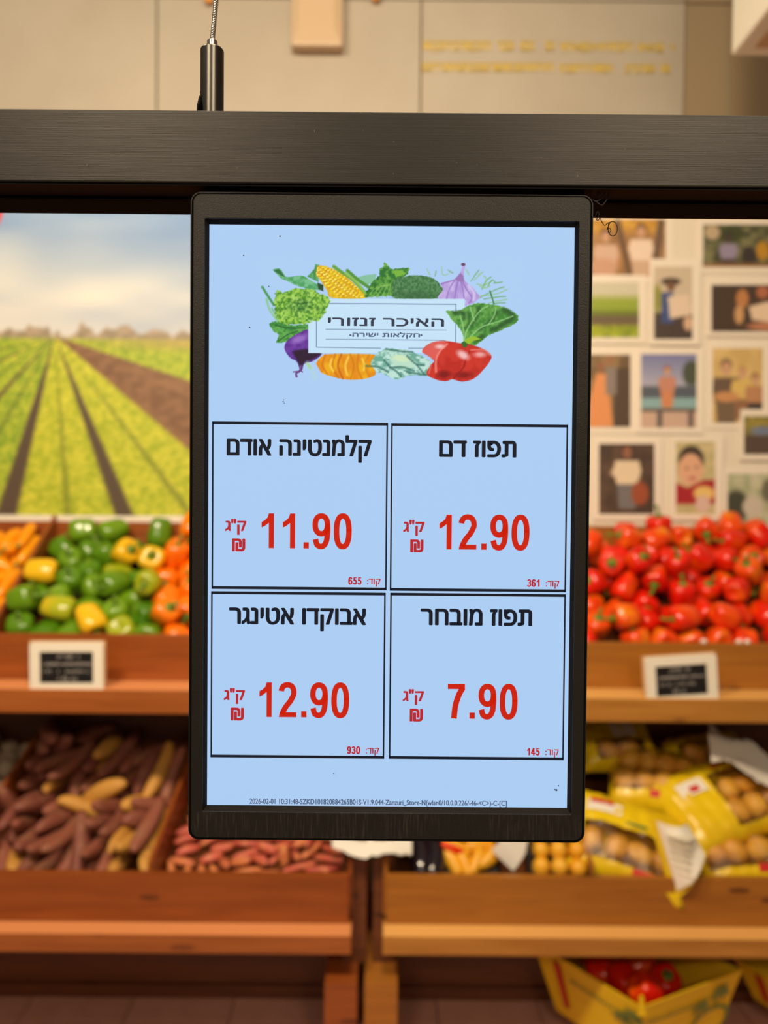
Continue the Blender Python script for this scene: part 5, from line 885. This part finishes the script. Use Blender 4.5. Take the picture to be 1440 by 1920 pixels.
# front bezel ring: rounded outside, rectangular opening chamfered toward the screen
op = (sc_c.x - sw - 6 * s_, sc_c.z - sh - 8 * s_, sc_c.x + sw + 6 * s_, sc_c.z + sh + 7 * s_)
m = MB(); m.prism(rrect(x0 + e_, z0 + e_, x1 - e_, z1 - e_, r_ * .8, 8), YF, YF + .0022, hole=rrect(*op, .0006, 8)); wb(m, 'bezel', BZ, disp, bevel=.00025)
m = MB(); o_ = [(op[0], op[1]), (op[2], op[1]), (op[2], op[3]), (op[0], op[3])]; i_ = [(sc_c.x - sw, sc_c.z - sh), (sc_c.x + sw, sc_c.z - sh), (sc_c.x + sw, sc_c.z + sh), (sc_c.x - sw, sc_c.z + sh)]
m.add([(x, YF + .0004, z) for x, z in o_] + [(x, YS - .0001, z) for x, z in i_], [(0, 1, 5, 4), (1, 2, 6, 5), (2, 3, 7, 6), (3, 0, 4, 7)]); wb(m, 'inner_lip', mat('brown_lip', (.012, .009, .007, 1), .6, spec=.2), disp)
BG = (172, 205, 243)
def pix(name, c):
    if name in MATS: return MATS[name]
    m = mat(name, (.01, .01, .01, 1), .5, spec=.15, emit=rgb(*c), estr=1); return m
P_BG = pix('screen_light', BG); P_BLK = pix('screen_black', (14, 20, 34)); P_RED = pix('screen_red', (204, 30, 8)); P_RED2 = pix('screen_dark_red', (186, 36, 44)); P_GREY = pix('screen_grey', (78, 92, 122)); P_INK = pix('screen_ink', (52, 60, 78))
m = MB(); m.box((sc_c.x - sw, YS, sc_c.z - sh), (sc_c.x + sw, YS + .0004, sc_c.z + sh)); scr = wb(m, 'screen_panel', P_BG, disp)
def wc(mb, name, mt): o = mb.build(name, mt); o.parent = scr; return o
DZ = [.00001]
def sheet2(m, polys, dy=0):
    for P in polys: m.add([(x, YS - .00014 - dy, z) for x, z in P], [tuple(range(len(P)))])
_tm = {}
def glyphs(s):
    if s in _tm: return _tm[s]
    if len(s) > 1 and any(ch in s for ch in 'דת'):      # these two letters are drawn, the rest come from the built-in face
        w0 = glyphs('ם')[0]; w0 = max(p[0] for p in w0); V, Fc, x = [], [], 0
        for ch in s:
            if ch != ' ':
                v, f = glyphs(ch)
                if ch in 'דת':
                    a, b = min(p[0] for p in v), max(p[0] for p in v); h = REFH; W_ = b - a; t = .155 * h
                    if ch == 'ד': P = [[(a, h - t), (b, h - t), (b, h), (a, h)], [(a + W_ * .70, 0), (a + W_ * .70 + t, 0), (a + W_ * .70 + t, h - t), (a + W_ * .70, h - t)]]
                    else: P = [[(a + W_ * .08, h - t), (b - W_ * .2, h - t), (b - W_ * .2, h), (a + W_ * .08, h)], [(b - W_ * .2, h - t), (b - t, h - t * 1.4), (b, h - t * 1.3), (b - W_ * .07, h - t * .35), (b - W_ * .2, h)],
                               [(b - t, 0), (b, 0), (b, h - t * 1.3), (b - t, h - t * 1.4)], [(a + W_ * .24, t * .6), (a + W_ * .24 + t, t * .8), (a + W_ * .24 + t, h - t), (a + W_ * .24, h - t)], [(a, 0), (a + W_ * .16, 0), (a + W_ * .24 + t * .8, t * .4), (a + W_ * .24 + t, t * .8), (a + W_ * .24, t), (a, t)]]
                    v, f = [], []
                    for q_ in P: f.append(tuple(range(len(v), len(v) + len(q_)))); v += q_
                n = len(V); V += [(p[0] + x, p[1]) for p in v]; Fc += [tuple(i + n for i in q_) for q_ in f]
            x += max(p[0] for p in glyphs(ch + 'ם')[0]) - w0 if ch not in 'דת' else ADV(ch, w0)
        _tm[s] = (V, Fc); return V, Fc
    return raw_glyphs(s)
def ADV(ch, w0): return max(p[0] for p in raw_glyphs(ch + 'ם')[0]) - w0
def raw_glyphs(s):
    if ('raw', s) in _tm: return _tm[('raw', s)]
    c = bpy.data.curves.new('t', 'FONT'); c.body = s; c.size = 1; c.resolution_u = 6; o = bpy.data.objects.new('t', c); COL.objects.link(o)
    bpy.context.view_layer.update(); me = o.to_mesh(); v = [(p.co.x, p.co.y) for p in me.vertices]; f = [tuple(p.vertices) for p in me.polygons]
    o.to_mesh_clear(); bpy.data.objects.remove(o); bpy.data.curves.remove(c); _tm[('raw', s)] = (v, f); return v, f
BOLDK = 1.45
REFH = max(y for x, y in glyphs('ם')[0]) - min(y for x, y in glyphs('ם')[0])
CAPH = max(y for x, y in glyphs('H')[0])
def text(s, xa, xb, ybase, body, mt, name, bold=0., ref=None, dy=0):
    """s in reading order; Hebrew is laid right to left. Spans the pixels xa..xb, letter body `body` pixels high above the baseline pixel ybase (taken at the middle)"""
    if any('\u0590' < ch < '\u05ff' for ch in s): s = s[::-1]
    v, f = glyphs(s); mx = min(p[0] for p in v); Mx = max(p[0] for p in v); c = at((xa + xb) / 2, ybase, YS)
    bold = bold * BOLDK; kx = (xb - xa - 2 * bold) * s_ / (Mx - mx); ky = body * s_ / (ref or REFH); m = MB(); b = bold * s_
    for i, (ox, oz) in enumerate(((0, 0), (b, 0), (-b, 0), (0, b * .6), (0, -b * .6), (b * .7, b * .4), (-b * .7, -b * .4), (b * .7, -b * .4), (-b * .7, b * .4)) if bold else ((0, 0),)):
        m.add([(c.x + (x - (mx + Mx) / 2) * kx + ox, YS - .00014 - dy - i * .000002, c.z + y * ky + oz) for x, y in v], f)
    return wc(m, name, mt)
# drawn numerals, 32 x 65 units, bold and narrow
def ribbon(pts, t):
    out = []; n = len(pts); tt = t if isinstance(t, list) else [t] * n; L_, R_ = [], []
    for i in range(n):
        a = pts[max(i - 1, 0)]; b = pts[min(i + 1, n - 1)]; dx, dy = b[0] - a[0], b[1] - a[1]; l = math.hypot(dx, dy) or 1; nx, ny = -dy / l * tt[i] / 2, dx / l * tt[i] / 2
        L_.append((pts[i][0] + nx, pts[i][1] + ny)); R_.append((pts[i][0] - nx, pts[i][1] - ny))
    return [[L_[i], L_[i + 1], R_[i + 1], R_[i]] for i in range(n - 1)]
def arc(cx, cy, rx, ry, a0, a1, n=22, e=2.0):
    o = []
    for i in range(n + 1):
        a = R(a0 + (a1 - a0) * i / n); c, s = math.cos(a), math.sin(a); o.append((cx + rx * math.copysign(abs(c) ** (2 / e), c), cy + ry * math.copysign(abs(s) ** (2 / e), s)))
    return o
def spl(pts, n=8):
    o = []; P = [pts[0]] + pts + [pts[-1]]
    for i in range(1, len(P) - 2):
        for k in range(n):
            t = k / n; o.append(tuple(.5 * ((2 * P[i][d]) + (-P[i - 1][d] + P[i + 1][d]) * t + (2 * P[i - 1][d] - 5 * P[i][d] + 4 * P[i + 1][d] - P[i + 2][d]) * t * t + (-P[i - 1][d] + 3 * P[i][d] - 3 * P[i + 1][d] + P[i + 2][d]) * t ** 3) for d in (0, 1)))
    return o + [pts[-1]]
T9 = 10.4
DG = {'0': ribbon(arc(16.3, 32.5, 11.6, 28.6, 0, 367, 48, 2.35), T9),
      '1': [[(13.5, 65), (23, 65), (23, 0), (13.5, 0)], [(13.5, 47), (13.6, 65), (14.5, 65), (11, 57), (6, 52), (0, 48.5), (0, 38.5), (6, 41)]],
      '2': ribbon(arc(16.4, 46.5, 11.8, 14.3, 172, -12, 22, 2.2) + spl([(27.2, 41), (21.5, 30), (13, 19), (6.2, 6)])[1:], T9) + [[(0, 0), (33, 0), (33, 9.2), (2, 9.2)]],
      '9': ribbon(arc(16, 44.2, 11.4, 16.6, 0, 367, 40, 2.2), T9) + ribbon(spl([(27.5, 44), (27.6, 30), (25.5, 14), (20.5, 5.5), (14, 4), (8, 7.5), (5.2, 17.5)]), T9),
      '7': [[(1, 55.5), (33, 55.5), (33, 65), (1, 65)]] + ribbon(spl([(29, 58), (21.5, 44), (15.5, 24), (13, 0)]), T9 + .4),
      '.': [[(2.5, 0), (12.5, 0), (12.5, 11.5), (2.5, 11.5)]],
      '3': ribbon(arc(15.5, 48, 11.2, 12.8, 165, -70, 20), T9) + ribbon(arc(15.5, 19, 12, 15, 75, -165, 24), T9) + [[(12, 30), (20, 30), (20, 39), (12, 39)]],
      '4': ribbon([(20, 62), (3, 21)], T9) + [[(0, 14), (34, 14), (34, 23), (0, 23)], [(17, 0), (26.5, 0), (26.5, 65), (17, 65)]],
      '5': [[(5.5, 56), (30, 56), (30, 65), (5.5, 65)], [(4, 30), (13, 30), (14.5, 65), (6, 65)]] + ribbon(arc(15.5, 22, 12, 18, 130, -160, 26), T9)}
DG['6'] = [[(32 - x, 65 - y) for x, y in P] for P in DG['9']]
def number(s, xa, ybase, h, mt, name):
    k = h / 65 * s_; c = at(xa, ybase, YS); m = MB(); x = 0
    for ch in s:
        n = 0
        off = 3.3 if ch == '1' else 0
        sheet2(m, [[(c.x + (x + off + px_) * k, c.z + py_ * k) for px_, py_ in P] for P in DG[ch]], .00002)
        if h < 20:
            for ox in (-1.7, 1.7): sheet2(m, [[(c.x + (x + off + px_ + ox) * k, c.z + py_ * k) for px_, py_ in P] for P in DG[ch]], .00003)
        x += 19.6 if ch == '.' else 39.5
    return wc(m, name, mt)
def frame(cx, cy, w_, h_, tx, ty):
    c = at(cx, cy, YS); W_, H_ = w_ / 2 * s_, h_ / 2 * s_; m = MB(); X, Z = tx * s_, ty * s_
    for a, b in (((-W_, H_ - Z), (W_, H_)), ((-W_, -H_), (W_, -H_ + Z)), ((-W_, -H_), (-W_ + X, H_)), ((W_ - X, -H_), (W_, H_))):
        sheet2(m, [[(c.x + a[0], c.z + a[1]), (c.x + b[0], c.z + a[1]), (c.x + b[0], c.z + b[1]), (c.x + a[0], c.z + b[1])]])
    wc(m, 'cell_frame', P_BLK)
frame(561.8, 948.8, 329, 314, 3, 5.2); frame(897.6, 952.4, 331, 314, 3, 5.2); frame(558.6, 1265.8, 328, 314, 3, 5.2); frame(894.6, 1268.6, 330, 314, 3, 5.2)
for s, a, b, y in (('קלמנטינה אודם', 425, 696.5, 854), ('תפוז דם', 823, 968, 856.5), ('אבוקדו אטינגר', 429, 687, 1170), ('תפוז מובחר', 788, 998, 1172)):
    text(s, a, b, y, 29.5, P_BLK, 'product_name', 1.1)
for s, x, y in (('11.90', 487, 1027.5), ('12.90', 820, 1030), ('12.90', 483, 1344), ('7.90', 838, 1347)): number(s, x, y, 65.5, P_RED, 'price')
for x, y in ((442, 995), (776, 997), (439.5, 1312), (775, 1314)):
    text('ק"ג', x - 20, x + 20, y, 18, P_RED2, 'unit', .7); text('₪', x - 7, x + 18, y + 38, 23, P_RED2, 'currency_sign', .8, ref=max(q_[1] for q_ in glyphs('₪')[0]))
for s, x, y in (('655', 653.5, 1096), ('361', 988.5, 1100), ('930', 651, 1413), ('145', 987.5, 1416)):
    k = 14 / 65 * 32 + 1; number(s, x, y, 14, P_RED2, 'code'); text('קוד:', x + 34.5, x + 60, y - .5, 10.5, P_RED2, 'code_word', .25)
text('2026-02-01 10:31:48-SZKD101820884265B01S-V1.9.044-Zanzuri_Store-N(wlan0/10.0.0.226/-46-<C>)-C-[C]', 466, 952, 1508.5, 9.4, P_GREY, 'status_line', .22, ref=CAPH)
m = MB()
for px, py, r in ((525, 443, 1.6), (457, 479, 1.4), (468, 614, 1.5), (504, 537, 1.2), (531, 753, 1.2), (533, 756, 1.0), (532, 750, .9), (626, 1450, 1.2), (1047, 1473, 1.3), (1043, 1481, 2.2), (1040, 1480, 1.2)):
    c = at(px, py, YS); m.add([(c.x + r * s_ * math.cos(k * PI / 4), YS - .0001, c.z + r * s_ * math.sin(k * PI / 4)) for k in range(8)], [tuple(range(8))])
o = wc(m, 'dust_specks', P_INK); o['kind'] = 'stuff'

# the shop's emblem on the screen: vegetables round a small card
C = Canvas(484, 484, 984, 724, 1.0, BG); C.smooth = True
def z1_(*p): return [(460 + x / 5.333, 480 + y / 5.333) for x, y in p]
def z2_(*p): return [(720 + x / 5.333, 480 + y / 5.333) for x, y in p]
G1, G2, G3 = (84, 150, 70), (46, 108, 50), (140, 196, 90)
C.poly(z1_((275, 140), (340, 125), (375, 160), (420, 210), (560, 195), (650, 240), (730, 290), (770, 340), (640, 330), (520, 300), (420, 250), (340, 215)), C.tex((74, 158, 96), (120, 190, 140), 7, 5, 1), 1.5)
C.poly(z1_((280, 140), (335, 130), (375, 175), (400, 215), (345, 190)), (48, 110, 66), 2)
C.poly(z1_((720, 265), (780, 290), (780, 355), (730, 330)), (40, 72, 48), 2)
C.poly(z1_((620, 205), (690, 130), (700, 80), (740, 90), (730, 260), (690, 240)), C.tex((92, 170, 110), (70, 140, 70), 5, 8, 2), 2)
C.poly(z1_((1120, 215), (1200, 190), (1310, 180), (1300, 240), (1210, 300)), (132, 192, 158), 2)
C.poly(z1_((715, 112), (760, 95), (880, 130), (1000, 200), (1120, 310), (1212, 418), (870, 418), (820, 350), (750, 240), (700, 180)), C.tex((232, 196, 30), (214, 160, 24), 5, 5, 3), 1.5)
for i in range(16):
    for j in range(6):
        u = i / 15; x = 735 + u * 440 + j * -6; y = 120 + u * 290 + (j - 2.2) * (24 + 26 * math.sin(u * 2.4)) * .9; (px, py), = z1_((x + (j % 2) * 14, y + 6))
        d = C.sdpoly(z1_((715, 112), (760, 95), (880, 130), (1000, 200), (1120, 310), (1212, 418), (870, 418), (820, 350), (750, 240), (700, 180)))
        a = np.clip(.5 - (np.hypot((C.X - px) / 2.5, (C.Y - py) / 1.9) - 1) * 1.2, 0, 1) * (d < -1); C.mix(a * .85, (248, 226, 60) if (i * j) % 3 else (250, 236, 120))
        a = np.clip(.5 - (np.hypot((C.X - px - 2) / 1.8, (C.Y - py - 2.2) / 1.2) - 1) * 1.2, 0, 1) * (d < -1); C.mix(a * .6, (190, 120, 20))
C.line(z1_((885, 105), (960, 160), (1080, 240), (1200, 370)), 6, (100, 160, 66), 2); C.line(z1_((1020, 145), (1130, 240), (1230, 310)), 6, (84, 148, 60), 2); C.line(z1_((1000, 170), (1120, 270), (1210, 390)), 4, (140, 190, 80), 2)
C.poly(z1_((1210, 416), (1215, 350), (1280, 250), (1340, 190), (1335, 130), (1375, 110), (1395, 65), (1440, 110)) + z2_((90, 130), (245, 118), (225, 190), (110, 280), (130, 418)), C.tex((42, 112, 48), (110, 170, 70), 6, 6, 4), 1.5, jag=1.5, js=3)
C.poly(z2_((90, 150), (180, 140), (220, 180), (120, 210)), (120, 180, 60), 2)
for k in range(5): C.line(z1_((1230 + 45 * k, 410), (1290 + 40 * k, 330 - 6 * k), (1400 + 10 * k, 290)), 1.6, (140, 190, 90), 1.5, .7)
C.poly(z2_((75, 300), (90, 250), (160, 215), (280, 195), (420, 200), (500, 230), (560, 285), (585, 330), (575, 385), (530, 425), (120, 425), (90, 360)), C.tex((54, 110, 62), (92, 140, 92), 3.2, 3.2, 5), 1.5, jag=1.0, js=2.5)
C.ell(*z2_((330, 395))[0], 40, 8, (48, 92, 56), 8, op=.5)
for k, (a, b, c_) in enumerate((((430, 130), (460, 190), (450, 160)), ((520, 150), (510, 200), (520, 170)), ((575, 110), (590, 190), (640, 180)), ((640, 140), (690, 170), (660, 160)), ((820, 130), (850, 190), (840, 160)), ((870, 250), (950, 140), (900, 200)), ((900, 240), (990, 160), (940, 190)),
        ((950, 420), (1110, 340), (1200, 310)), ((960, 400), (1120, 380), (1230, 335)), ((1000, 430), (1130, 410), (1215, 405)), ((1050, 470), (1140, 450), (1225, 435)), ((1090, 480), (1150, 470), (1210, 470)), ((930, 280), (1000, 290), (1080, 250)), ((980, 330), (1020, 250), (1070, 210)), ((1000, 200), (1020, 230), (1010, 300)), ((1040, 300), (1080, 240), (1110, 260)), ((960, 300), (1010, 320), (1060, 300)), ((1100, 270), (1150, 265), (1180, 260)))):
    C.line(z2_(a, b, c_), 1.7 if k < 7 else 2.2, (104, 172, 96) if k % 2 else (140, 196, 120), 2, .75)
C.line(z2_((1060, 350), (1100, 480)), 2.5, (60, 128, 70), 2)
C.poly(z2_((545, 428), (590, 335), (565, 275), (640, 250), (712, 225), (765, 160), (782, 105), (770, 78), (815, 76), (805, 130), (795, 190), (810, 250), (880, 310), (930, 370), (960, 410), (900, 465), (810, 495), (806, 428)), C.tex((176, 150, 214), (200, 180, 232), 8, 12, 6), 1.5)
for p_ in (((700, 250), (655, 330), (625, 428)), ((740, 255), (720, 340), (705, 428)), ((790, 270), (830, 340), (880, 420), (850, 470)), ((570, 280), (700, 240), (720, 225)), ((770, 260), (790, 340), (800, 420))): C.line(z2_(*p_), 2.2, (140, 108, 184), 2.5, .8)
C.line(z2_((850, 300), (900, 370), (895, 440)), 5, (206, 192, 236), 3); C.ell(*z2_((792, 84))[0], 4, 3, (100, 70, 96), 1.5); C.poly(z2_((715, 225), (765, 165), (795, 200), (800, 265), (730, 250)), (150, 116, 180), 2.5)
C.line(z1_((170, 310), (220, 390), (285, 490)), 4.5, (74, 150, 92), 2); C.line(z1_((212, 430), (245, 540), (330, 660)), 4, (140, 200, 150), 2.5); C.line(z1_((265, 520), (330, 640)), 2, (110, 180, 110), 1.5)
C.poly(z1_((230, 680), (330, 655), (450, 690), (625, 690), (620, 750), (500, 790), (430, 850), (310, 862), (335, 790), (270, 745)), C.tex((52, 130, 56), (100, 170, 80), 6, 5, 7), 1.5, jag=1.2, js=3)
C.line(z1_((300, 690), (420, 720), (600, 720)), 2, (34, 96, 44), 2); C.line(z1_((330, 850), (420, 790), (520, 750)), 2, (34, 96, 44), 2)
C.poly(z1_((632, 745), (540, 770), (450, 820), (400, 875), (395, 940), (450, 1020), (520, 1060), (545, 1140), (570, 1140), (585, 1080), (680, 1050), (760, 980), (632, 965)), C.tex((92, 46, 146), (112, 60, 160), 8, 8, 8), 1.5)
C.poly(z1_((470, 960), (632, 930), (760, 975), (640, 1050), (585, 1075), (560, 1130), (525, 1060)), (44, 24, 50), 5); C.ell(*z1_((540, 830))[0], 16, 6, (160, 120, 200), 6, -20, op=.8)
C.line(z1_((555, 1100), (545, 1150), (510, 1170), (512, 1205)), 4, (110, 70, 140), 1.5); C.line(z1_((545, 1150), (480, 1160)), 2, (100, 60, 120), 1.5); C.line(z1_((550, 1140), (572, 1160)), 2, (100, 60, 120), 1.5)
C.line(z1_((620, 1075), (660, 1130), (700, 1220)), 8, (176, 214, 220), 6, .7); C.line(z1_((620, 1075), (650, 1120)), 4, (170, 210, 120), 3, .8)
C.rect(578, 560.5, 871, 662, (196, 226, 247), 1)
C.rect(592.5, 567, 594.5, 651, (120, 142, 180), 1); LN = (96, 116, 150)
C.line([(594, 651), (714, 653)], 1.2, LN); C.line([(766, 653), (800, 653)], 1.2, LN); C.line([(612, 569), (855, 570.6)], 1.5, LN); C.line([(855, 570), (854.5, 645)], 1.5, LN)
C.line([(611, 617.5), (837, 619)], 1.1, LN); C.line([(611, 636), (835, 638)], 1.1, LN)
Lc = z1_((560, 500))[0]
C.poly(z1_((290, 370), (400, 360), (500, 325), (640, 330), (740, 370), (830, 400), (838, 470), (800, 560), (740, 640), (640, 655), (600, 680), (440, 690), (340, 660), (290, 540)), C.tex((70, 136, 40), (160, 208, 84), 4.2, 4.2, 9, .25, .7), 2, jag=3, js=5)
C.ell(Lc[0], Lc[1], 22, 12, C.tex((36, 90, 40), (110, 170, 70), 4, 4, 10), 10, jag=3, js=5, op=.85)
for k in range(60):
    a = k * 2.4; r = 8 + (k % 12) * 3.2; C.ell(Lc[0] + 1.15 * r * math.cos(a), Lc[1] + .68 * r * math.sin(a), 3.6, 2.1, (182, 222, 110) if k % 3 else (50, 110, 46), 2.4, k * 37, op=.6)
C.poly(z1_((708, 1080), (760, 1010), (860, 980), (1280, 985), (1280, 1030), (1255, 1080), (1300, 1150), (1290, 1195), (1180, 1230), (1010, 1235), (830, 1195), (740, 1150)), C.tex((238, 172, 24), (228, 140, 22), 9, 16, 11), 1.5)
for p_, c_ in ((((800, 990), (770, 1090), (820, 1180)), (214, 110, 20)), (((900, 985), (870, 1100), (930, 1215)), (206, 110, 16)), (((960, 985), (925, 1100), (975, 1225)), (190, 90, 16)), (((1050, 985), (1085, 1100), (1055, 1225)), (206, 120, 16)), (((1130, 985), (1120, 1110), (1165, 1225)), (210, 120, 14)), (((1240, 990), (1190, 1090), (1240, 1200)), (214, 130, 16))): C.line(z1_(*p_), 3, c_, 3.5, .85)
for p_ in (((865, 1030), (850, 1090), (880, 1150)), ((1030, 1010), (1000, 1100), (1020, 1190)), ((1170, 1030), (1190, 1090), (1185, 1140))): C.line(z1_(*p_), 3.5, (250, 220, 90), 4, .85)
C.poly(z1_((1260, 1080), (1300, 985), (1400, 930), (1440, 925)) + z2_((180, 930), (290, 960), (380, 1000), (470, 1060), (430, 1160), (440, 1195), (250, 1195), (180, 1230), (90, 1230)) + z1_((1400, 1190), (1300, 1150)), C.tex((108, 170, 150), (190, 226, 214), 8, 5, 12, .3, .6), 2, jag=1.5, js=5)
C.ell(*z2_((190, 1060))[0], 24, 12, (186, 224, 200), 4, 15); C.ell(*z2_((170, 1025))[0], 16, 6, (206, 232, 190), 4, 10)
for p_ in (((20, 930), (150, 950), (280, 960)), ((0, 1040), (60, 1110), (120, 1150), (170, 1200)), ((230, 1000), (320, 1080), (400, 1090)), ((330, 1090), (400, 1180)), ((60, 1120), (180, 1110), (300, 1150)), ((-180, 1100), (-60, 1110), (40, 1160)), ((230, 1160), (420, 1190))): C.line(z2_(*p_), 3, (44, 98, 88), 3.5, .8)
C.poly(z2_((615, 552), (745, 545), (900, 478), (1050, 480), (1180, 508), (1330, 585), (1318, 665), (1160, 750), (1050, 790), (930, 880), (850, 890), (800, 905), (790, 790), (740, 700), (680, 640)), C.tex((62, 130, 52), (108, 170, 80), 7, 7, 14), 1.5, jag=1, js=4)
for p_, w_ in ((((1200, 540), (1290, 600), (1200, 680), (1080, 740)), 9), (((700, 570), (790, 570), (800, 620)), 7), (((950, 520), (920, 620), (880, 700)), 5), (((1130, 560), (1080, 640), (960, 740)), 5), (((920, 840), (980, 800)), 8), (((840, 560), (850, 660), (820, 720)), 4)): C.line(z2_(*p_), w_, (36, 74, 38), 6, .7)
for p_ in (((800, 880), (830, 740), (950, 560), (1040, 500)), ((820, 860), (960, 720), (1130, 660), (1290, 600)), ((800, 860), (790, 700), (760, 600)), ((900, 650), (880, 570), (860, 510)), ((1040, 690), (1100, 600), (1120, 520))): C.line(z2_(*p_), 2.4, (150, 204, 130), 2, .8)
C.poly(z2_((780, 870), (830, 820), (900, 800), (970, 830), (890, 850), (830, 900)), (150, 190, 50), 2)
C.poly(z2_((385, 962), (415, 905), (500, 860), (620, 850), (740, 868), (800, 880), (850, 880), (980, 925), (1070, 990), (1060, 1050), (1000, 1130), (900, 1225), (780, 1257), (685, 1232), (620, 1252), (520, 1235), (425, 1180), (470, 1090), (500, 1050), (460, 1005)), C.tex((206, 52, 40), (190, 40, 32), 10, 12, 15), 1.5)
C.poly(z2_((385, 962), (415, 905), (500, 860), (620, 860), (560, 930), (500, 1040), (460, 1005)), (222, 92, 84), 3)
for p_, w_, c_ in ((((630, 880), (560, 950), (520, 1040), (520, 1160)), 4, (240, 140, 130)), (((860, 950), (820, 1030), (790, 1120), (700, 1220)), 3, (150, 24, 24)), (((870, 940), (1000, 940), (1060, 990)), 3, (236, 130, 120)), (((470, 1090), (450, 1170)), 3, (226, 110, 100))): C.line(z2_(*p_), w_, c_, 3, .85)
C.ell(*z2_((790, 990))[0], 12, 7, (240, 186, 184), 7, 30); C.ell(*z2_((960, 985))[0], 11, 5, (236, 160, 156), 6); C.ell(*z2_((560, 905))[0], 8, 4, (240, 190, 186), 5); C.ell(*z2_((600, 1185))[0], 12, 7, (132, 22, 22), 7); C.ell(*z2_((800, 1190))[0], 16, 6, (140, 24, 24), 7)
C.poly(z2_((770, 870), (800, 850), (840, 880), (820, 915), (790, 910)), (54, 104, 40), 2)
lf = lambda X, Y: wallpos(0)(X, Y)
def scrpos(X, Y):
    d = np.stack([(X - 720) / F, -(Y - 960) / F, -np.ones_like(X)], -1) @ np.array(CAMROT).T; k = (YS - .00004) / d[..., 1]
    return d[..., 0] * k, np.full(X.shape, YS - .00004), EYE.z + d[..., 2] * k
lg = place('emblem', C.mesh('emblem', scrpos, SCREEN_PRINT)); lg.parent = scr
text('האיכר זנזורי', 615.5, 832, 611.5, 14.5, P_INK, 'emblem_text', .55, dy=.00001); text('חקלאות ישירה', 661, 787, 632, 7.0, P_GREY, 'emblem_text', .35, dy=.00001)
m = MB()
for x in (657, 790):
    c = at(x, 628.5, YS); m.add([(c.x + a * s_, YS - .0001, c.z + b * s_) for a, b in ((-3, 0), (0, -1.8), (3, 0), (0, 1.8))], [(0, 1, 2, 3)])
wc(m, 'emblem_mark', P_GREY)
# brackets joining screen and rail
for px in (398, 1085):
    c = at(px, 352, YF); m = MB(); m.box((c.x - .0026, YF + .002, z1 - .0005), (c.x + .0026, YF + .010, zb + .0002)); wb(m, 'bracket', M_DARKGAP, disp, bevel=.0003)
c = at(468, 349, YF); m = MB(); m.box((c.x - .009, YF + .004, z1), (c.x + .009, YF + .007, zb - .0006)); wb(m, 'hook_plate', mat('dark_red_brown', (.02, .008, .006, 1), .5), disp)

# wire tie under the rail and a curled fibre at the screen's corner
def zz(pts, Y): return [at(1040 + x / 9, 340 + y / 9, Y) for x, y in pts]
tie = empty('wire_tie', zz([(800, 200)], YF)[0], 'dark twisted wire tie below the rail at the corner of the price screen', 'wire')
MT = mat('dark_wire', (.035, .022, .018, 1), .4)
for pts in (((590, 120), (600, 220), (640, 310), (710, 335), (790, 285), (850, 200), (862, 60)), ((700, 340), (740, 375), (800, 400), (850, 350), (900, 270), (910, 195), (940, 120), (1000, 80)), ((760, 160), (720, 200), (730, 250), (770, 190)), ((430, 80), (400, 150), (370, 220))):
    m = MB(); m.tube(spl([tuple(p) for p in pts]) and [at(1040 + x / 9, 340 + y / 9, YF + .0035) for x, y in spl(list(pts))], .00024, 6); wb(m, 'wire', MT, tie, smooth=True)
m = MB(); pth = spl([(650, 600), (690, 580), (712, 525), (740, 518), (748, 560), (725, 610), (705, 645), (735, 658), (765, 625), (795, 680), (825, 730), (855, 742), (885, 710), (925, 700)])
pth += [(980 + 78 * math.cos(R(a)), 800 + 122 * math.sin(R(a))) for a in range(235, 640, 12)]
pth += [(905, 700), (905, 760)] + [(918 + (36 - k * .5) * math.cos(R(a)), 830 + 36 * math.sin(R(a))) for k, a in enumerate(range(200, 520, 14))]
m.tube([at(1040 + x / 9, 340 + y / 9, YF + .004 + .00001 * i) for i, (x, y) in enumerate(pth)], [.00007 + min(.00009, .000004 * i) for i in range(len(pth))], 6)
o = m.build('curled_fibre', M_HAIR, smooth=True); tag(o, 'thin dark curled fibre dangling from the top corner of the price screen', 'fibre')
